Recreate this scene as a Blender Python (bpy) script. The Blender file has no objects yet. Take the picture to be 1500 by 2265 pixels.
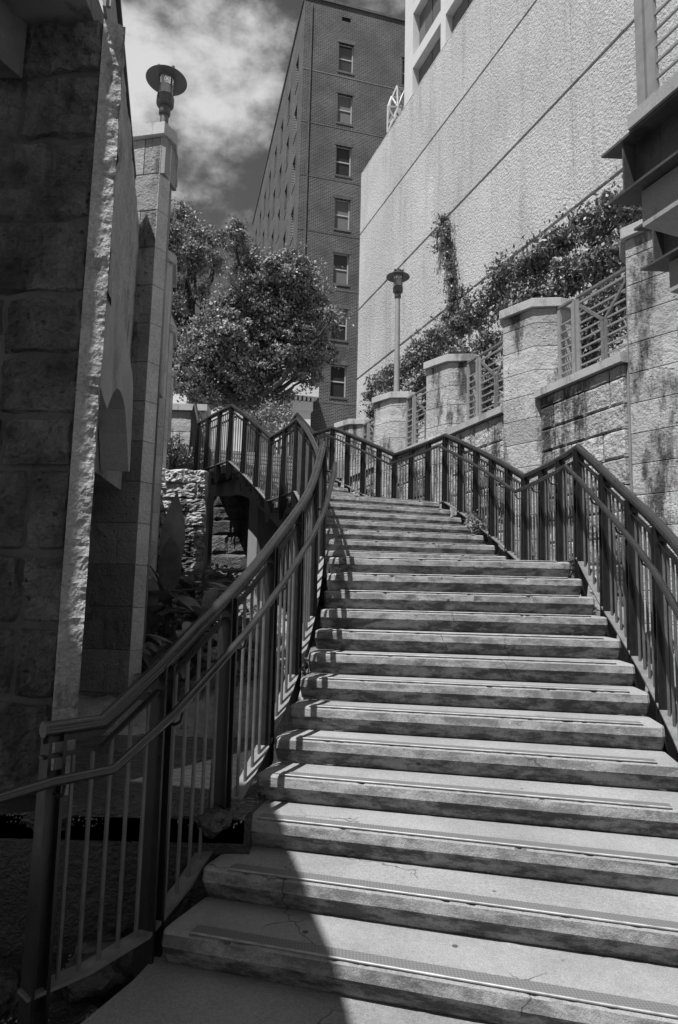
import bpy, bmesh, math, random
import numpy as np
from mathutils import Vector, Matrix, noise
random.seed(7); rng = np.random.default_rng(11)
R = math.radians
scene = bpy.context.scene
C = scene.collection

# ------------------------------------------------------------------ camera
cam_d = bpy.data.cameras.new('camera'); cam = bpy.data.objects.new('camera', cam_d); C.objects.link(cam)
cam_d.sensor_fit = 'VERTICAL'; cam_d.sensor_height = 36.0; cam_d.sensor_width = 36.0
cam_d.lens = 1430.0 / 2265.0 * 36.0; cam_d.clip_start = 0.05; cam_d.clip_end = 3000
_p, _r = R(6.95), R(1.35)
_f = Vector((0, math.cos(_p), math.sin(_p))); _u0 = Vector((0, -math.sin(_p), math.cos(_p))); _x0 = Vector((1, 0, 0))
_x = _x0 * math.cos(_r) + _u0 * math.sin(_r); _u = _u0 * math.cos(_r) - _x0 * math.sin(_r)
cam.matrix_world = Matrix(((_x.x, _u.x, -_f.x, 0), (_x.y, _u.y, -_f.y, 0), (_x.z, _u.z, -_f.z, 0), (0, 0, 0, 1)))
scene.camera = cam

# ------------------------------------------------------------------ light and exposure
SUN_EL, SUN_AZ = 66.0, 38.0          # light travels towards azimuth SUN_AZ (clockwise from +Y)
sd = bpy.data.lights.new('sun', 'SUN'); sd.energy = 5.0; sd.angle = R(0.5); sd.color = (1, 1, 1)
sun = bpy.data.objects.new('sun', sd); C.objects.link(sun)
tv = Vector((math.sin(R(SUN_AZ)) * math.cos(R(SUN_EL)), math.cos(R(SUN_AZ)) * math.cos(R(SUN_EL)), -math.sin(R(SUN_EL))))
sun.rotation_euler = tv.to_track_quat('-Z', 'Y').to_euler()
world = bpy.data.worlds.new('World'); scene.world = world; world.use_nodes = True
wn = world.node_tree; wn.nodes.clear()
def WN(t, **k):
    n = wn.nodes.new(t)
    for a, b in k.items(): setattr(n, a, b)
    return n
sky = WN('ShaderNodeTexSky', sky_type='NISHITA', sun_disc=False)
sky.sun_elevation = R(SUN_EL); sky.sun_rotation = R(SUN_AZ + 180); sky.air_density = 1.0; sky.dust_density = 0.6
bw = WN('ShaderNodeRGBToBW'); wn.links.new(sky.outputs[0], bw.inputs[0])
tc = WN('ShaderNodeTexCoord')
mp = WN('ShaderNodeMapping'); mp.inputs['Scale'].default_value = (1.0, 1.0, 1.5); mp.inputs['Location'].default_value = (7.25, 3.69, 1.36)
wn.links.new(tc.outputs['Generated'], mp.inputs[0])
n1 = WN('ShaderNodeTexNoise'); n1.inputs['Scale'].default_value = 2.7; n1.inputs['Detail'].default_value = 12; n1.inputs['Roughness'].default_value = 0.60; n1.inputs['Distortion'].default_value = 0.12
wn.links.new(mp.outputs[0], n1.inputs['Vector'])
cr = WN('ShaderNodeValToRGB'); cr.color_ramp.elements[0].position = 0.45; cr.color_ramp.elements[1].position = 0.60
cr.color_ramp.interpolation = 'EASE'
wn.links.new(n1.outputs['Fac'], cr.inputs[0])
dk = WN('ShaderNodeMath', operation='MULTIPLY'); dk.inputs[1].default_value = 0.52; wn.links.new(bw.outputs[0], dk.inputs[0])
mixc = WN('ShaderNodeMix', data_type='FLOAT'); wn.links.new(cr.outputs[0], mixc.inputs[0])
wn.links.new(dk.outputs[0], mixc.inputs[2]); mixc.inputs[3].default_value = 6.4
bg = WN('ShaderNodeBackground'); bg.inputs['Strength'].default_value = 0.07
wn.links.new(mixc.outputs[0], bg.inputs['Color'])
wo = WN('ShaderNodeOutputWorld'); wn.links.new(bg.outputs[0], wo.inputs[0])
vs = scene.view_settings; vs.view_transform = 'Standard'; vs.look = 'None'; vs.exposure = 0.62; vs.gamma = 1.0; vs.use_curve_mapping = False
scene.cycles.max_bounces = 6; scene.cycles.diffuse_bounces = 2; scene.cycles.glossy_bounces = 3
scene.cycles.transmission_bounces = 3; scene.cycles.transparent_max_bounces = 4

# ------------------------------------------------------------------ materials
def newmat(name):
    m = bpy.data.materials.new(name); m.use_nodes = True
    nt = m.node_tree; b = nt.nodes['Principled BSDF']
    return m, nt, b
def g(v): return (v, v, v, 1)
def nd(nt, t, **k):
    n = nt.nodes.new(t)
    for a, b in k.items(): setattr(n, a, b)
    return n
def ramp(nt, src, stops):
    r = nd(nt, 'ShaderNodeValToRGB'); e = r.color_ramp.elements
    while len(e) < len(stops): e.new(0.5)
    for el, (p, v) in zip(e, stops): el.position = p; el.color = g(v)
    nt.links.new(src, r.inputs[0]); return r.outputs[0]
def noise_(nt, vec, scale, detail=5, rough=0.6, stretch=None):
    if stretch:
        mpn = nd(nt, 'ShaderNodeMapping'); mpn.inputs['Scale'].default_value = stretch
        nt.links.new(vec, mpn.inputs[0]); vec = mpn.outputs[0]
    n = nd(nt, 'ShaderNodeTexNoise'); n.inputs['Scale'].default_value = scale; n.inputs['Detail'].default_value = detail
    n.inputs['Roughness'].default_value = rough; nt.links.new(vec, n.inputs['Vector']); return n.outputs['Fac']
def mul(nt, a, b, op='MULTIPLY'):
    m = nd(nt, 'ShaderNodeMath', operation=op)
    for i, s in enumerate((a, b)):
        if isinstance(s, (int, float)): m.inputs[i].default_value = s
        else: nt.links.new(s, m.inputs[i])
    return m.outputs[0]
def bump(nt, b, h, strength, dist):
    bn = nd(nt, 'ShaderNodeBump'); bn.inputs['Strength'].default_value = strength; bn.inputs['Distance'].default_value = dist
    nt.links.new(h, bn.inputs['Height']); nt.links.new(bn.outputs[0], b.inputs['Normal'])
def pos(nt): return nd(nt, 'ShaderNodeNewGeometry').outputs['Position']

def mat_stone(name, lo, hi, fine=22.0, bstr=0.6, bdist=0.02, stain=0.6, stain_w=2.2, stain_from=0.56, pits=False, rough=0.9, rand=0.25):
    m, nt, b = newmat(name); P = pos(nt)
    base = ramp(nt, noise_(nt, P, 3.0, 8, 0.65), [(0.3, lo), (0.7, hi)])
    grain = ramp(nt, noise_(nt, P, fine * 2.2, 4, 0.7), [(0.3, 0.72), (0.7, 1.18)])
    v = mul(nt, base, grain)
    st = ramp(nt, noise_(nt, P, stain_w, 9, 0.72, (1.5, 1.5, 0.42)), [(stain_from, 1.0), (stain_from + 0.10, 1.0 - stain)])
    v = mul(nt, v, st)
    oi = nd(nt, 'ShaderNodeObjectInfo').outputs['Random']
    mr = nd(nt, 'ShaderNodeMapRange'); mr.inputs[3].default_value = 1 - rand; mr.inputs[4].default_value = 1 + rand
    nt.links.new(oi, mr.inputs[0]); v = mul(nt, v, mr.outputs[0])
    hgt = mul(nt, noise_(nt, P, fine, 6, 0.62), mul(nt, noise_(nt, P, fine * 0.3, 4, 0.6), 1.2), 'ADD')
    if pits:
        vo = nd(nt, 'ShaderNodeTexVoronoi'); vo.inputs['Scale'].default_value = 16; nt.links.new(P, vo.inputs['Vector'])
        pm = ramp(nt, noise_(nt, P, 2.3, 3), [(0.5, 0.0), (0.62, 1.0)])
        pit = ramp(nt, vo.outputs['Distance'], [(0.10, 0.0), (0.24, 1.0)])
        inv = mul(nt, 1.0, pit, 'SUBTRACT'); inv = mul(nt, inv, pm)
        hgt = mul(nt, hgt, mul(nt, inv, 0.8), 'SUBTRACT'); v = mul(nt, v, mul(nt, 1.0, mul(nt, inv, 0.5), 'SUBTRACT'))
    nt.links.new(v, b.inputs['Base Color']); b.inputs['Roughness'].default_value = rough
    bump(nt, b, hgt, bstr, bdist); return m

M = {}
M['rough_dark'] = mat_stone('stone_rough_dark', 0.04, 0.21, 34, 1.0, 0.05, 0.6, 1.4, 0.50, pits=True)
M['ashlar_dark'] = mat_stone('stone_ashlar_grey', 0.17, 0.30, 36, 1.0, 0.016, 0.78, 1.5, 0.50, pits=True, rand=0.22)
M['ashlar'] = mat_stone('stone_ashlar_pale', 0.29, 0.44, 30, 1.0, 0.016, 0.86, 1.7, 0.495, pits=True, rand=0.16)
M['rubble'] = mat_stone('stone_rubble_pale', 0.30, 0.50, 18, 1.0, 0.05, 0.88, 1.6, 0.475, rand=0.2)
M['bounce_edge'] = mat_stone('stone_bounce_edge', 0.40, 0.56, 24, 0.9, 0.02, 0.35, 1.5, 0.55, rand=0.12)  # paler stone stands in for light bounced onto the shaded buttress edges
M['edge_stone'] = mat_stone('stone_weathered_edge', 0.26, 0.44, 26, 1.0, 0.03, 0.7, 1.8, 0.54, rand=0.0)
M['dark_mortar'] = mat_stone('dark_mortar', 0.045, 0.10, 40, 0.5, 0.01, 0.3, 2.0, 0.55)
M['wet'] = mat_stone('wet_stone', 0.012, 0.05, 30, 0.8, 0.02, 0.3, 2.0, 0.55, rough=0.35)
M['cap'] = mat_stone('stone_cap', 0.34, 0.42, 50, 0.4, 0.006, 0.55, 2.6, 0.53, rand=0.08)
M['mortar'] = mat_stone('mortar', 0.16, 0.22, 60, 0.5, 0.006, 0.2, 2.0, 0.6)
M['plaster'] = mat_stone('plaster', 0.27, 0.36, 40, 0.2, 0.004, 0.4, 2.4, 0.54)
M['conc_beam'] = mat_stone('concrete_beam', 0.22, 0.28, 50, 0.25, 0.005, 0.55, 2.0, 0.56)
M['rock'] = mat_stone('rock', 0.16, 0.34, 14, 0.9, 0.03, 0.5, 2.0, 0.55)
M['gravel'] = mat_stone('gravel', 0.14, 0.34, 30, 1.0, 0.03, 0.4, 3.0, 0.55)
M['rubble_soil'] = mat_stone('rubble_soil', 0.08, 0.22, 24, 1.0, 0.04, 0.5, 3.0, 0.5)
M['soil'] = mat_stone('soil', 0.05, 0.14, 25, 1.0, 0.03, 0.4, 3.0, 0.55)

def mat_concrete(name, lo, hi, edge_wear=True):
    m, nt, b = newmat(name); P = pos(nt)
    base = ramp(nt, noise_(nt, P, 1.7, 8, 0.62), [(0.3, lo), (0.7, hi)])
    grain = mul(nt, ramp(nt, noise_(nt, P, 150, 3, 0.7), [(0.3, 0.68), (0.7, 1.22)]), ramp(nt, noise_(nt, P, 45, 4, 0.7), [(0.3, 0.86), (0.7, 1.12)]))
    v = mul(nt, base, grain)
    # stains: drips and blotches, mostly held by the riser faces (dirt that runs down them)
    st = ramp(nt, noise_(nt, P, 6.5, 10, 0.75, (0.8, 0.8, 2.2)), [(0.43, 1.0), (0.56, 0.25)])
    N = nd(nt, 'ShaderNodeNewGeometry').outputs['Normal']; sx = nd(nt, 'ShaderNodeSeparateXYZ'); nt.links.new(N, sx.inputs[0])
    side = ramp(nt, sx.outputs['Z'], [(0.05, 1.0), (0.6, 0.0)])
    mixs = nd(nt, 'ShaderNodeMix', data_type='FLOAT'); nt.links.new(side, mixs.inputs[0]); mixs.inputs[2].default_value = 1.0; nt.links.new(st, mixs.inputs[3])
    v = mul(nt, v, mixs.outputs[0])
    # small dark spots (gum, leaves' marks)
    vo = nd(nt, 'ShaderNodeTexVoronoi'); vo.inputs['Scale'].default_value = 3.1; nt.links.new(P, vo.inputs['Vector'])
    sp = ramp(nt, vo.outputs['Distance'], [(0.035, 0.25), (0.05, 1.0)]); v = mul(nt, v, sp)
    # hairline cracks
    vc = nd(nt, 'ShaderNodeTexVoronoi', feature='DISTANCE_TO_EDGE'); vc.inputs['Scale'].default_value = 2.6
    wob = nd(nt, 'ShaderNodeMix', data_type='VECTOR'); wob.inputs[0].default_value = 0.12
    nn = nd(nt, 'ShaderNodeTexNoise'); nn.inputs['Scale'].default_value = 9; nt.links.new(P, nn.inputs['Vector'])
    nt.links.new(P, wob.inputs[4]); nt.links.new(nn.outputs['Color'], wob.inputs[5]); nt.links.new(wob.outputs[1], vc.inputs['Vector'])
    ck = ramp(nt, vc.outputs['Distance'], [(0.004, 0.35), (0.012, 1.0)])
    cm = ramp(nt, noise_(nt, P, 1.1, 2), [(0.55, 1.0), (0.62, 0.0)])
    mk = nd(nt, 'ShaderNodeMath', operation='MAXIMUM'); nt.links.new(ck, mk.inputs[0]); nt.links.new(cm, mk.inputs[1]); v = mul(nt, v, mk.outputs[0])
    nt.links.new(v, b.inputs['Base Color']); b.inputs['Roughness'].default_value = 0.85
    h = mul(nt, noise_(nt, P, 130, 4, 0.7), mul(nt, noise_(nt, P, 25, 4, 0.6), 0.8), 'ADD')
    bump(nt, b, h, 0.8, 0.006); return m
M['concrete'] = mat_concrete('concrete_tread', 0.19, 0.29)
M['pavement'] = mat_concrete('concrete_floor', 0.18, 0.27)

def mat_simple(name, v, rough=0.5, metal=0.0, spec=0.5, vary=0.15, sc=6.0, bstr=0.0):
    m, nt, b = newmat(name); P = pos(nt)
    c = ramp(nt, noise_(nt, P, sc, 6, 0.6), [(0.3, v * (1 - vary)), (0.7, v * (1 + vary))])
    nt.links.new(c, b.inputs['Base Color']); b.inputs['Metallic'].default_value = metal
    b.inputs['Specular IOR Level'].default_value = spec
    rr = ramp(nt, noise_(nt, P, sc * 2, 5, 0.6), [(0.3, max(0.05, rough - 0.08)), (0.7, min(1, rough + 0.1))]); nt.links.new(rr, b.inputs['Roughness'])
    if bstr: bump(nt, b, noise_(nt, P, sc * 8, 4, 0.6), bstr, 0.004)
    return m
M['rail'] = mat_simple('rail_paint', 0.014, 0.34, 0.0, 0.4, 0.3, 12)
M['tube'] = mat_simple('rail_tube_paint', 0.022, 0.22, 0.0, 0.6, 0.25, 5)
M['bar'] = mat_simple('sunlit_bar_paint', 0.13, 0.45, 0.0, 0.5, 0.3, 14)  # paler than the rails; the bottom bar's sunlit look is put into the colour
M['baluster'] = mat_simple('baluster_paint', 0.095, 0.42, 0.0, 0.5, 0.25, 14)
M['steel'] = mat_stone('girder_paint', 0.05, 0.09, 14, 0.12, 0.004, 0.5, 3.0, 0.53, rough=0.5, rand=0.05)
M['steel_light'] = mat_simple('fence_paint', 0.22, 0.5, 0.0, 0.5, 0.15, 8)
M['strip'] = None
M['bead'] = mat_simple('nosing_metal', 0.26, 0.5, 0.3, 0.5, 0.4, 14)
M['lamp'] = mat_simple('lamp_paint', 0.07, 0.45, 0.0, 0.5, 0.2, 10)
M['lamp_pale'] = mat_simple('lamp_pole_paint', 0.24, 0.5, 0.0, 0.5, 0.12, 10)
M['frame'] = mat_simple('window_frame_paint', 0.36, 0.5, 0.0, 0.4, 0.08)
M['white'] = mat_simple('white_trim', 0.55, 0.6, 0.0, 0.3, 0.08)
M['blind'] = mat_simple('window_blind', 0.13, 0.6, 0.0, 0.3, 0.1)
M['dark_int'] = mat_simple('dark_interior', 0.02, 0.5, 0.0, 0.4, 0.1)
M['bark'] = mat_simple('bark', 0.05, 0.9, 0.0, 0.2, 0.4, 12, 0.6)
M['plaza'] = mat_simple('plaza_paving', 0.25, 0.85, 0.0, 0.3, 0.15, 3)
def _strip():
    m, nt, b = newmat('nosing_tread'); P = pos(nt)
    w1 = nd(nt, 'ShaderNodeTexWave'); w1.inputs['Scale'].default_value = 22; nt.links.new(P, w1.inputs['Vector'])
    mp2 = nd(nt, 'ShaderNodeMapping'); mp2.inputs['Rotation'].default_value = (0, 0, R(90)); nt.links.new(P, mp2.inputs[0])
    w2 = nd(nt, 'ShaderNodeTexWave'); w2.inputs['Scale'].default_value = 22; nt.links.new(mp2.outputs[0], w2.inputs['Vector'])
    mx = nd(nt, 'ShaderNodeMath', operation='MAXIMUM'); nt.links.new(w1.outputs['Fac'], mx.inputs[0]); nt.links.new(w2.outputs['Fac'], mx.inputs[1])
    c = ramp(nt, mx.outputs[0], [(0.7, 0.10), (0.95, 0.15)]); nt.links.new(c, b.inputs['Base Color']); b.inputs['Roughness'].default_value = 0.55
    return m
M['strip'] = _strip()
def _glass(name, v, rough):
    m, nt, b = newmat(name); b.inputs['Base Color'].default_value = g(v); b.inputs['Roughness'].default_value = rough
    b.inputs['Specular IOR Level'].default_value = 0.8; return m
M['pane'] = _glass('window_pane', 0.03, 0.06)
M['sky_tinted_pane'] = _glass('sky_tinted_pane', 0.11, 0.05)  # base colour raised to stand in for sky reflected in the glass
def _lampglass():
    m, nt, b = newmat('lamp_glass'); b.inputs['Base Color'].default_value = g(0.75); b.inputs['Roughness'].default_value = 0.12
    b.inputs['Transmission Weight'].default_value = 0.75; b.inputs['IOR'].default_value = 1.2; return m
M['lamp_glass'] = _lampglass()
def _brick():
    m, nt, b = newmat('brickwork'); o = nd(nt, 'ShaderNodeTexCoord').outputs['Object']
    s = nd(nt, 'ShaderNodeSeparateXYZ'); nt.links.new(o, s.inputs[0]); cb = nd(nt, 'ShaderNodeCombineXYZ')
    nt.links.new(s.outputs['X'], cb.inputs['X']); nt.links.new(s.outputs['Z'], cb.inputs['Y'])
    br = nd(nt, 'ShaderNodeTexBrick'); br.inputs['Scale'].default_value = 1.0; br.inputs['Brick Width'].default_value = 0.26; br.inputs['Row Height'].default_value = 0.092
    br.inputs['Mortar Size'].default_value = 0.011; br.inputs['Mortar Smooth'].default_value = 0.2; br.inputs['Bias'].default_value = -0.2
    br.inputs['Color1'].default_value = g(0.018); br.inputs['Color2'].default_value = g(0.050); br.inputs['Mortar'].default_value = g(0.19)
    nt.links.new(cb.outputs[0], br.inputs['Vector'])
    v = mul(nt, br.outputs['Color'], ramp(nt, noise_(nt, o, 0.5, 7, 0.6), [(0.3, 0.6), (0.7, 1.4)]))
    nt.links.new(v, b.inputs['Base Color']); b.inputs['Roughness'].default_value = 0.9
    bump(nt, b, mul(nt, 1.0, br.outputs['Fac'], 'SUBTRACT'), 0.6, 0.012); return m
M['brick'] = _brick()
M['brick_soldier'] = mat_stone('brick_soldier', 0.06, 0.13, 30, 0.4, 0.01, 0.3, 2, 0.6)
def _stucco():
    m, nt, b = newmat('pebbled_panel'); P = pos(nt)
    v = ramp(nt, noise_(nt, P, 0.35, 6, 0.6), [(0.3, 0.38), (0.7, 0.50)])
    v = mul(nt, v, ramp(nt, noise_(nt, P, 19, 3, 0.6), [(0.30, 0.70), (0.56, 1.06)]))
    v = mul(nt, v, ramp(nt, noise_(nt, P, 1.6, 5, 0.6, (1.5, 1.5, 0.12)), [(0.52, 1.0), (0.72, 0.74)]))
    oi = nd(nt, 'ShaderNodeObjectInfo').outputs['Random']; mr = nd(nt, 'ShaderNodeMapRange'); mr.inputs[3].default_value = 0.93; mr.inputs[4].default_value = 1.06; nt.links.new(oi, mr.inputs[0]); v = mul(nt, v, mr.outputs[0])
    nt.links.new(v, b.inputs['Base Color']); b.inputs['Roughness'].default_value = 0.95
    h = mul(nt, noise_(nt, P, 17, 3, 0.6), mul(nt, noise_(nt, P, 45, 3, 0.6), 0.3), 'ADD'); bump(nt, b, h, 1.0, 0.036); return m
M['stucco'] = _stucco()
M['trim'] = mat_stone('tower_trim', 0.50, 0.56, 40, 0.25, 0.01, 0.1, 2, 0.6, rand=0.02)
def mat_leaf(name, lo, hi, gloss=0.4, trans=0.25, sc=3.0):
    m, nt, b = newmat(name); P = pos(nt)
    wnz = nd(nt, 'ShaderNodeTexWhiteNoise'); 
    v = ramp(nt, noise_(nt, P, sc, 4, 0.7), [(0.3, lo), (0.7, hi)])
    nt.links.new(v, b.inputs['Base Color']); b.inputs['Roughness'].default_value = gloss
    b.inputs['Specular IOR Level'].default_value = 0.28
    tr = nd(nt, 'ShaderNodeBsdfTranslucent'); nt.links.new(v, tr.inputs[0])
    mx = nd(nt, 'ShaderNodeMixShader'); mx.inputs[0].default_value = trans
    nt.links.new(b.outputs[0], mx.inputs[1]); nt.links.new(tr.outputs[0], mx.inputs[2])
    nt.links.new(mx.outputs[0], nt.nodes['Material Output'].inputs['Surface']); return m
M['leaf'] = mat_leaf('tree_leaf', 0.14, 0.26, 0.5, 0.15)
M['ivy'] = mat_leaf('ivy_leaf', 0.09, 0.19, 0.45, 0.12)
M['garden_leaf'] = mat_leaf('garden_leaf', 0.11, 0.24, 0.25, 0.2)
def _water():
    m, nt, b = newmat('water'); P = pos(nt); b.inputs['Base Color'].default_value = g(0.03); b.inputs['Roughness'].default_value = 0.06
    b.inputs['Specular IOR Level'].default_value = 0.7; bump(nt, b, noise_(nt, P, 9, 5, 0.6), 0.9, 0.05); return m
M['water'] = _water()
def _foam():
    m, nt, b = newmat('falling_water'); P = pos(nt)
    v = ramp(nt, noise_(nt, P, 30, 4, 0.6, (1, 1, 0.08)), [(0.40, 0.06), (0.70, 0.40)]); nt.links.new(v, b.inputs['Base Color']); b.inputs['Roughness'].default_value = 0.15; return m
M['foam'] = _foam()

# ------------------------------------------------------------------ builders
class MB:
    def __init__(s): s.v = []; s.f = []; s.m = []
    def add(s, V, F, mi=0):
        o = len(s.v); s.v += [tuple(p) for p in V]; s.f += [tuple(i + o for i in f) for f in F]; s.m += [mi] * len(F)
    def box(s, c, ax, ay, az, mi=0):
        c, ax, ay, az = (Vector(q) for q in (c, ax, ay, az))
        V = [c + ax * i + ay * j + az * k for k in (-1, 1) for j in (-1, 1) for i in (-1, 1)]
        s.add(V, [(0, 2, 3, 1), (4, 5, 7, 6), (0, 1, 5, 4), (2, 6, 7, 3), (0, 4, 6, 2), (1, 3, 7, 5)], mi)
    def aabb(s, x0, x1, y0, y1, z0, z1, mi=0):
        s.box(((x0 + x1) / 2, (y0 + y1) / 2, (z0 + z1) / 2), ((x1 - x0) / 2, 0, 0), (0, (y1 - y0) / 2, 0), (0, 0, (z1 - z0) / 2), mi)
    def prism(s, poly, z0, z1, b=0.0, mi=0):
        n = len(poly); cx = sum(p[0] for p in poly) / n; cy = sum(p[1] for p in poly) / n
        def ring(z, ins):
            o = []
            for x, y in poly:
                d = math.hypot(x - cx, y - cy) or 1; k = max(0.0, 1 - ins * 1.3 / d); o.append((cx + (x - cx) * k, cy + (y - cy) * k, z))
            return o
        rings = [ring(z0, b), ring(z0 + b, 0), ring(z1 - b, 0), ring(z1, b)] if b > 0 else [ring(z0, 0), ring(z1, 0)]
        V = [p for r in rings for p in r]; F = []
        for k in range(len(rings) - 1):
            for i in range(n): j = (i + 1) % n; F.append((k * n + i, k * n + j, (k + 1) * n + j, (k + 1) * n + i))
        F.append(tuple(range(n - 1, -1, -1))); F.append(tuple((len(rings) - 1) * n + i for i in range(n)))
        s.add(V, F, mi)
    def tube(s, path, r, n=8, mi=0, cap=True):
        path = [Vector(p) for p in path]; V = []; F = []
        rs = r if isinstance(r, (list, tuple)) else [r] * len(path)
        prev = None
        for i, p in enumerate(path):
            a = path[max(i - 1, 0)]; b = path[min(i + 1, len(path) - 1)]; t = (b - a).normalized()
            ref = Vector((0, 0, 1)) if abs(t.z) < 0.95 else Vector((1, 0, 0))
            if prev is not None and abs(prev.dot(t)) < 0.9: e1 = (prev - t * prev.dot(t)).normalized()
            else: e1 = t.cross(ref).normalized()
            prev = e1; e2 = t.cross(e1)
            for k in range(n):
                A = 2 * math.pi * k / n; V.append(p + (e1 * math.cos(A) + e2 * math.sin(A)) * rs[i])
        for i in range(len(path) - 1):
            for k in range(n): j = (k + 1) % n; F.append((i * n + k, i * n + j, (i + 1) * n + j, (i + 1) * n + k))
        if cap: F.append(tuple(range(n - 1, -1, -1))); F.append(tuple((len(path) - 1) * n + k for k in range(n)))
        s.add(V, F, mi)
    def sweep(s, path, w, h, mi=0):
        """flat bar: width w across, height h up, along a path of 3-D points (top centre)"""
        path = [Vector(p) for p in path]; V = []; F = []
        for i, p in enumerate(path):
            a = path[max(i - 1, 0)]; b = path[min(i + 1, len(path) - 1)]; t = Vector(((b - a).x, (b - a).y, 0)).normalized(); sd_ = Vector((t.y, -t.x, 0))
            V += [p - sd_ * w / 2 - Vector((0, 0, h)), p + sd_ * w / 2 - Vector((0, 0, h)), p + sd_ * w / 2, p - sd_ * w / 2]
        for i in range(len(path) - 1):
            for k in range(4): j = (k + 1) % 4; F.append((i * 4 + k, i * 4 + j, (i + 1) * 4 + j, (i + 1) * 4 + k))
        F.append((3, 2, 1, 0)); e = (len(path) - 1) * 4; F.append((e, e + 1, e + 2, e + 3)); s.add(V, F, mi)
    def lathe(s, prof, n=24, mi=0, c=(0, 0, 0)):
        V = []; F = []
        for (r, z) in prof:
            for k in range(n): A = 2 * math.pi * k / n; V.append((c[0] + r * math.cos(A), c[1] + r * math.sin(A), c[2] + z))
        for i in range(len(prof) - 1):
            for k in range(n): j = (k + 1) % n; F.append((i * n + k, i * n + j, (i + 1) * n + j, (i + 1) * n + k))
        s.add(V, F, mi)
    def mesh(s, name, mats, smooth=False, org=(0, 0, 0), ang=40):
        me = bpy.data.meshes.new(name)
        me.from_pydata([(x - org[0], y - org[1], z - org[2]) for x, y, z in s.v], [], s.f)
        for m in (mats if isinstance(mats, (list, tuple)) else [mats]): me.materials.append(M[m])
        me.polygons.foreach_set('material_index', s.m)
        bm = bmesh.new(); bm.from_mesh(me); bmesh.ops.recalc_face_normals(bm, faces=bm.faces); bm.to_mesh(me); bm.free()
        if smooth:
            me.polygons.foreach_set('use_smooth', [True] * len(me.polygons))
            try: me.set_sharp_from_angle(angle=R(ang))
            except Exception: pass
        me.update(); return me
    def part(s, name, mats, parent=None, smooth=False, ang=40):
        """mesh in world coordinates -> object whose origin is its parent's origin"""
        org = worldloc(parent) if parent else (0, 0, 0)
        return link(name, s.mesh(name, mats, smooth, org, ang), parent)
WL = {}
def worldloc(o):
    p = Vector((0, 0, 0))
    while o is not None: p += o.location; o = o.parent
    return p
def link(name, data, parent=None, loc=(0, 0, 0), rz=0, scale=None):
    o = bpy.data.objects.new(name, data); C.objects.link(o); o.parent = parent; o.location = loc; o.rotation_euler = (0, 0, rz)
    if scale: o.scale = scale
    return o
def thing(name, label, cat, loc=(0, 0, 0), group=None):
    o = link(name, None, None, loc); o.empty_display_size = 0.2; tag(o, label, cat, group); return o
def tag(o, label=None, cat=None, group=None, kind=None):
    if label: o['label'] = label
    if cat: o['category'] = cat
    if group: o['group'] = group
    if kind: o['kind'] = kind
    return o
def struct(o, label=None): o['kind'] = 'structure'; return o
def fnoise(p, s=1.0): return noise.noise(Vector(p) * s)

def stone_mesh(name, o, u, nrm, w, h, depth, bev, amp, grid, mat, org):
    """one dressed block: o = lower left front corner, u along, nrm outward"""
    o, u, nrm = Vector(o), Vector(u), Vector(nrm); mb = MB(); G = grid; V = []
    sx = random.random() * 50
    for j in range(G + 1):
        for i in range(G + 1):
            a, b_ = i / G, j / G
            edge = (i in (0, G)) or (j in (0, G))
            p = o + u * (w * a) + Vector((0, 0, h * b_))
            k = amp * (0.8 * fnoise((p.x + sx, p.y, p.z), 4.5) + 0.55 * fnoise((p.x + sx, p.y, p.z), 11) + (0.4 * fnoise((p.x + sx, p.y, p.z), 27) + 0.25 * fnoise((p.x + sx, p.y, p.z), 55) if G > 8 else 0)) if amp else 0
            if edge:
                p = p - nrm * bev + u * (fnoise(p, 5) * amp * 0.8) + Vector((0, 0, fnoise((p.z, p.x, p.y), 5) * amp * 0.8))
            else: p = p + nrm * (k + amp * 0.4)
            V.append(p)
    F = [(j * (G + 1) + i, j * (G + 1) + i + 1, (j + 1) * (G + 1) + i + 1, (j + 1) * (G + 1) + i) for j in range(G) for i in range(G)]
    ring = [i for i in range(G + 1)] + [j * (G + 1) + G for j in range(1, G + 1)] + [G * (G + 1) + i for i in range(G - 1, -1, -1)] + [j * (G + 1) for j in range(G - 1, 0, -1)]
    n0 = len(V); V += [V[i] - nrm * depth for i in ring]; L = len(ring)
    F += [(ring[i], n0 + i, n0 + (i + 1) % L, ring[(i + 1) % L]) for i in range(L)]
    mb.add(V, F); return mb.mesh(name, mat, False, org)

def stone_wall(parent, o, u, nrm, L, z0, z1, ch, lens, mat, amp=0.02, gap=0.012, bev=0.02, grid=3, depth=0.12, name='stone', jitter=0.12):
    org = worldloc(parent); z = z0; k = 0
    while z < z1 - 0.05:
        hh = min(ch * (1 + random.uniform(-jitter, jitter)), z1 - z)
        if z1 - (z + hh) < 0.08: hh = z1 - z
        x = 0.0; first = (k % 2 == 1)
        while x < L - 0.02:
            w = random.uniform(*lens) * (0.55 if first else 1); first = False
            if L - (x + w) < lens[0] * 0.45: w = L - x
            p = Vector(o) + Vector(u) * (x + gap / 2); p.z = z + gap / 2
            link(name, stone_mesh(name, p, u, nrm, w - gap, hh - gap, depth, bev, amp, grid, mat, org), parent)
            x += w
        z += hh; k += 1

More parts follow.
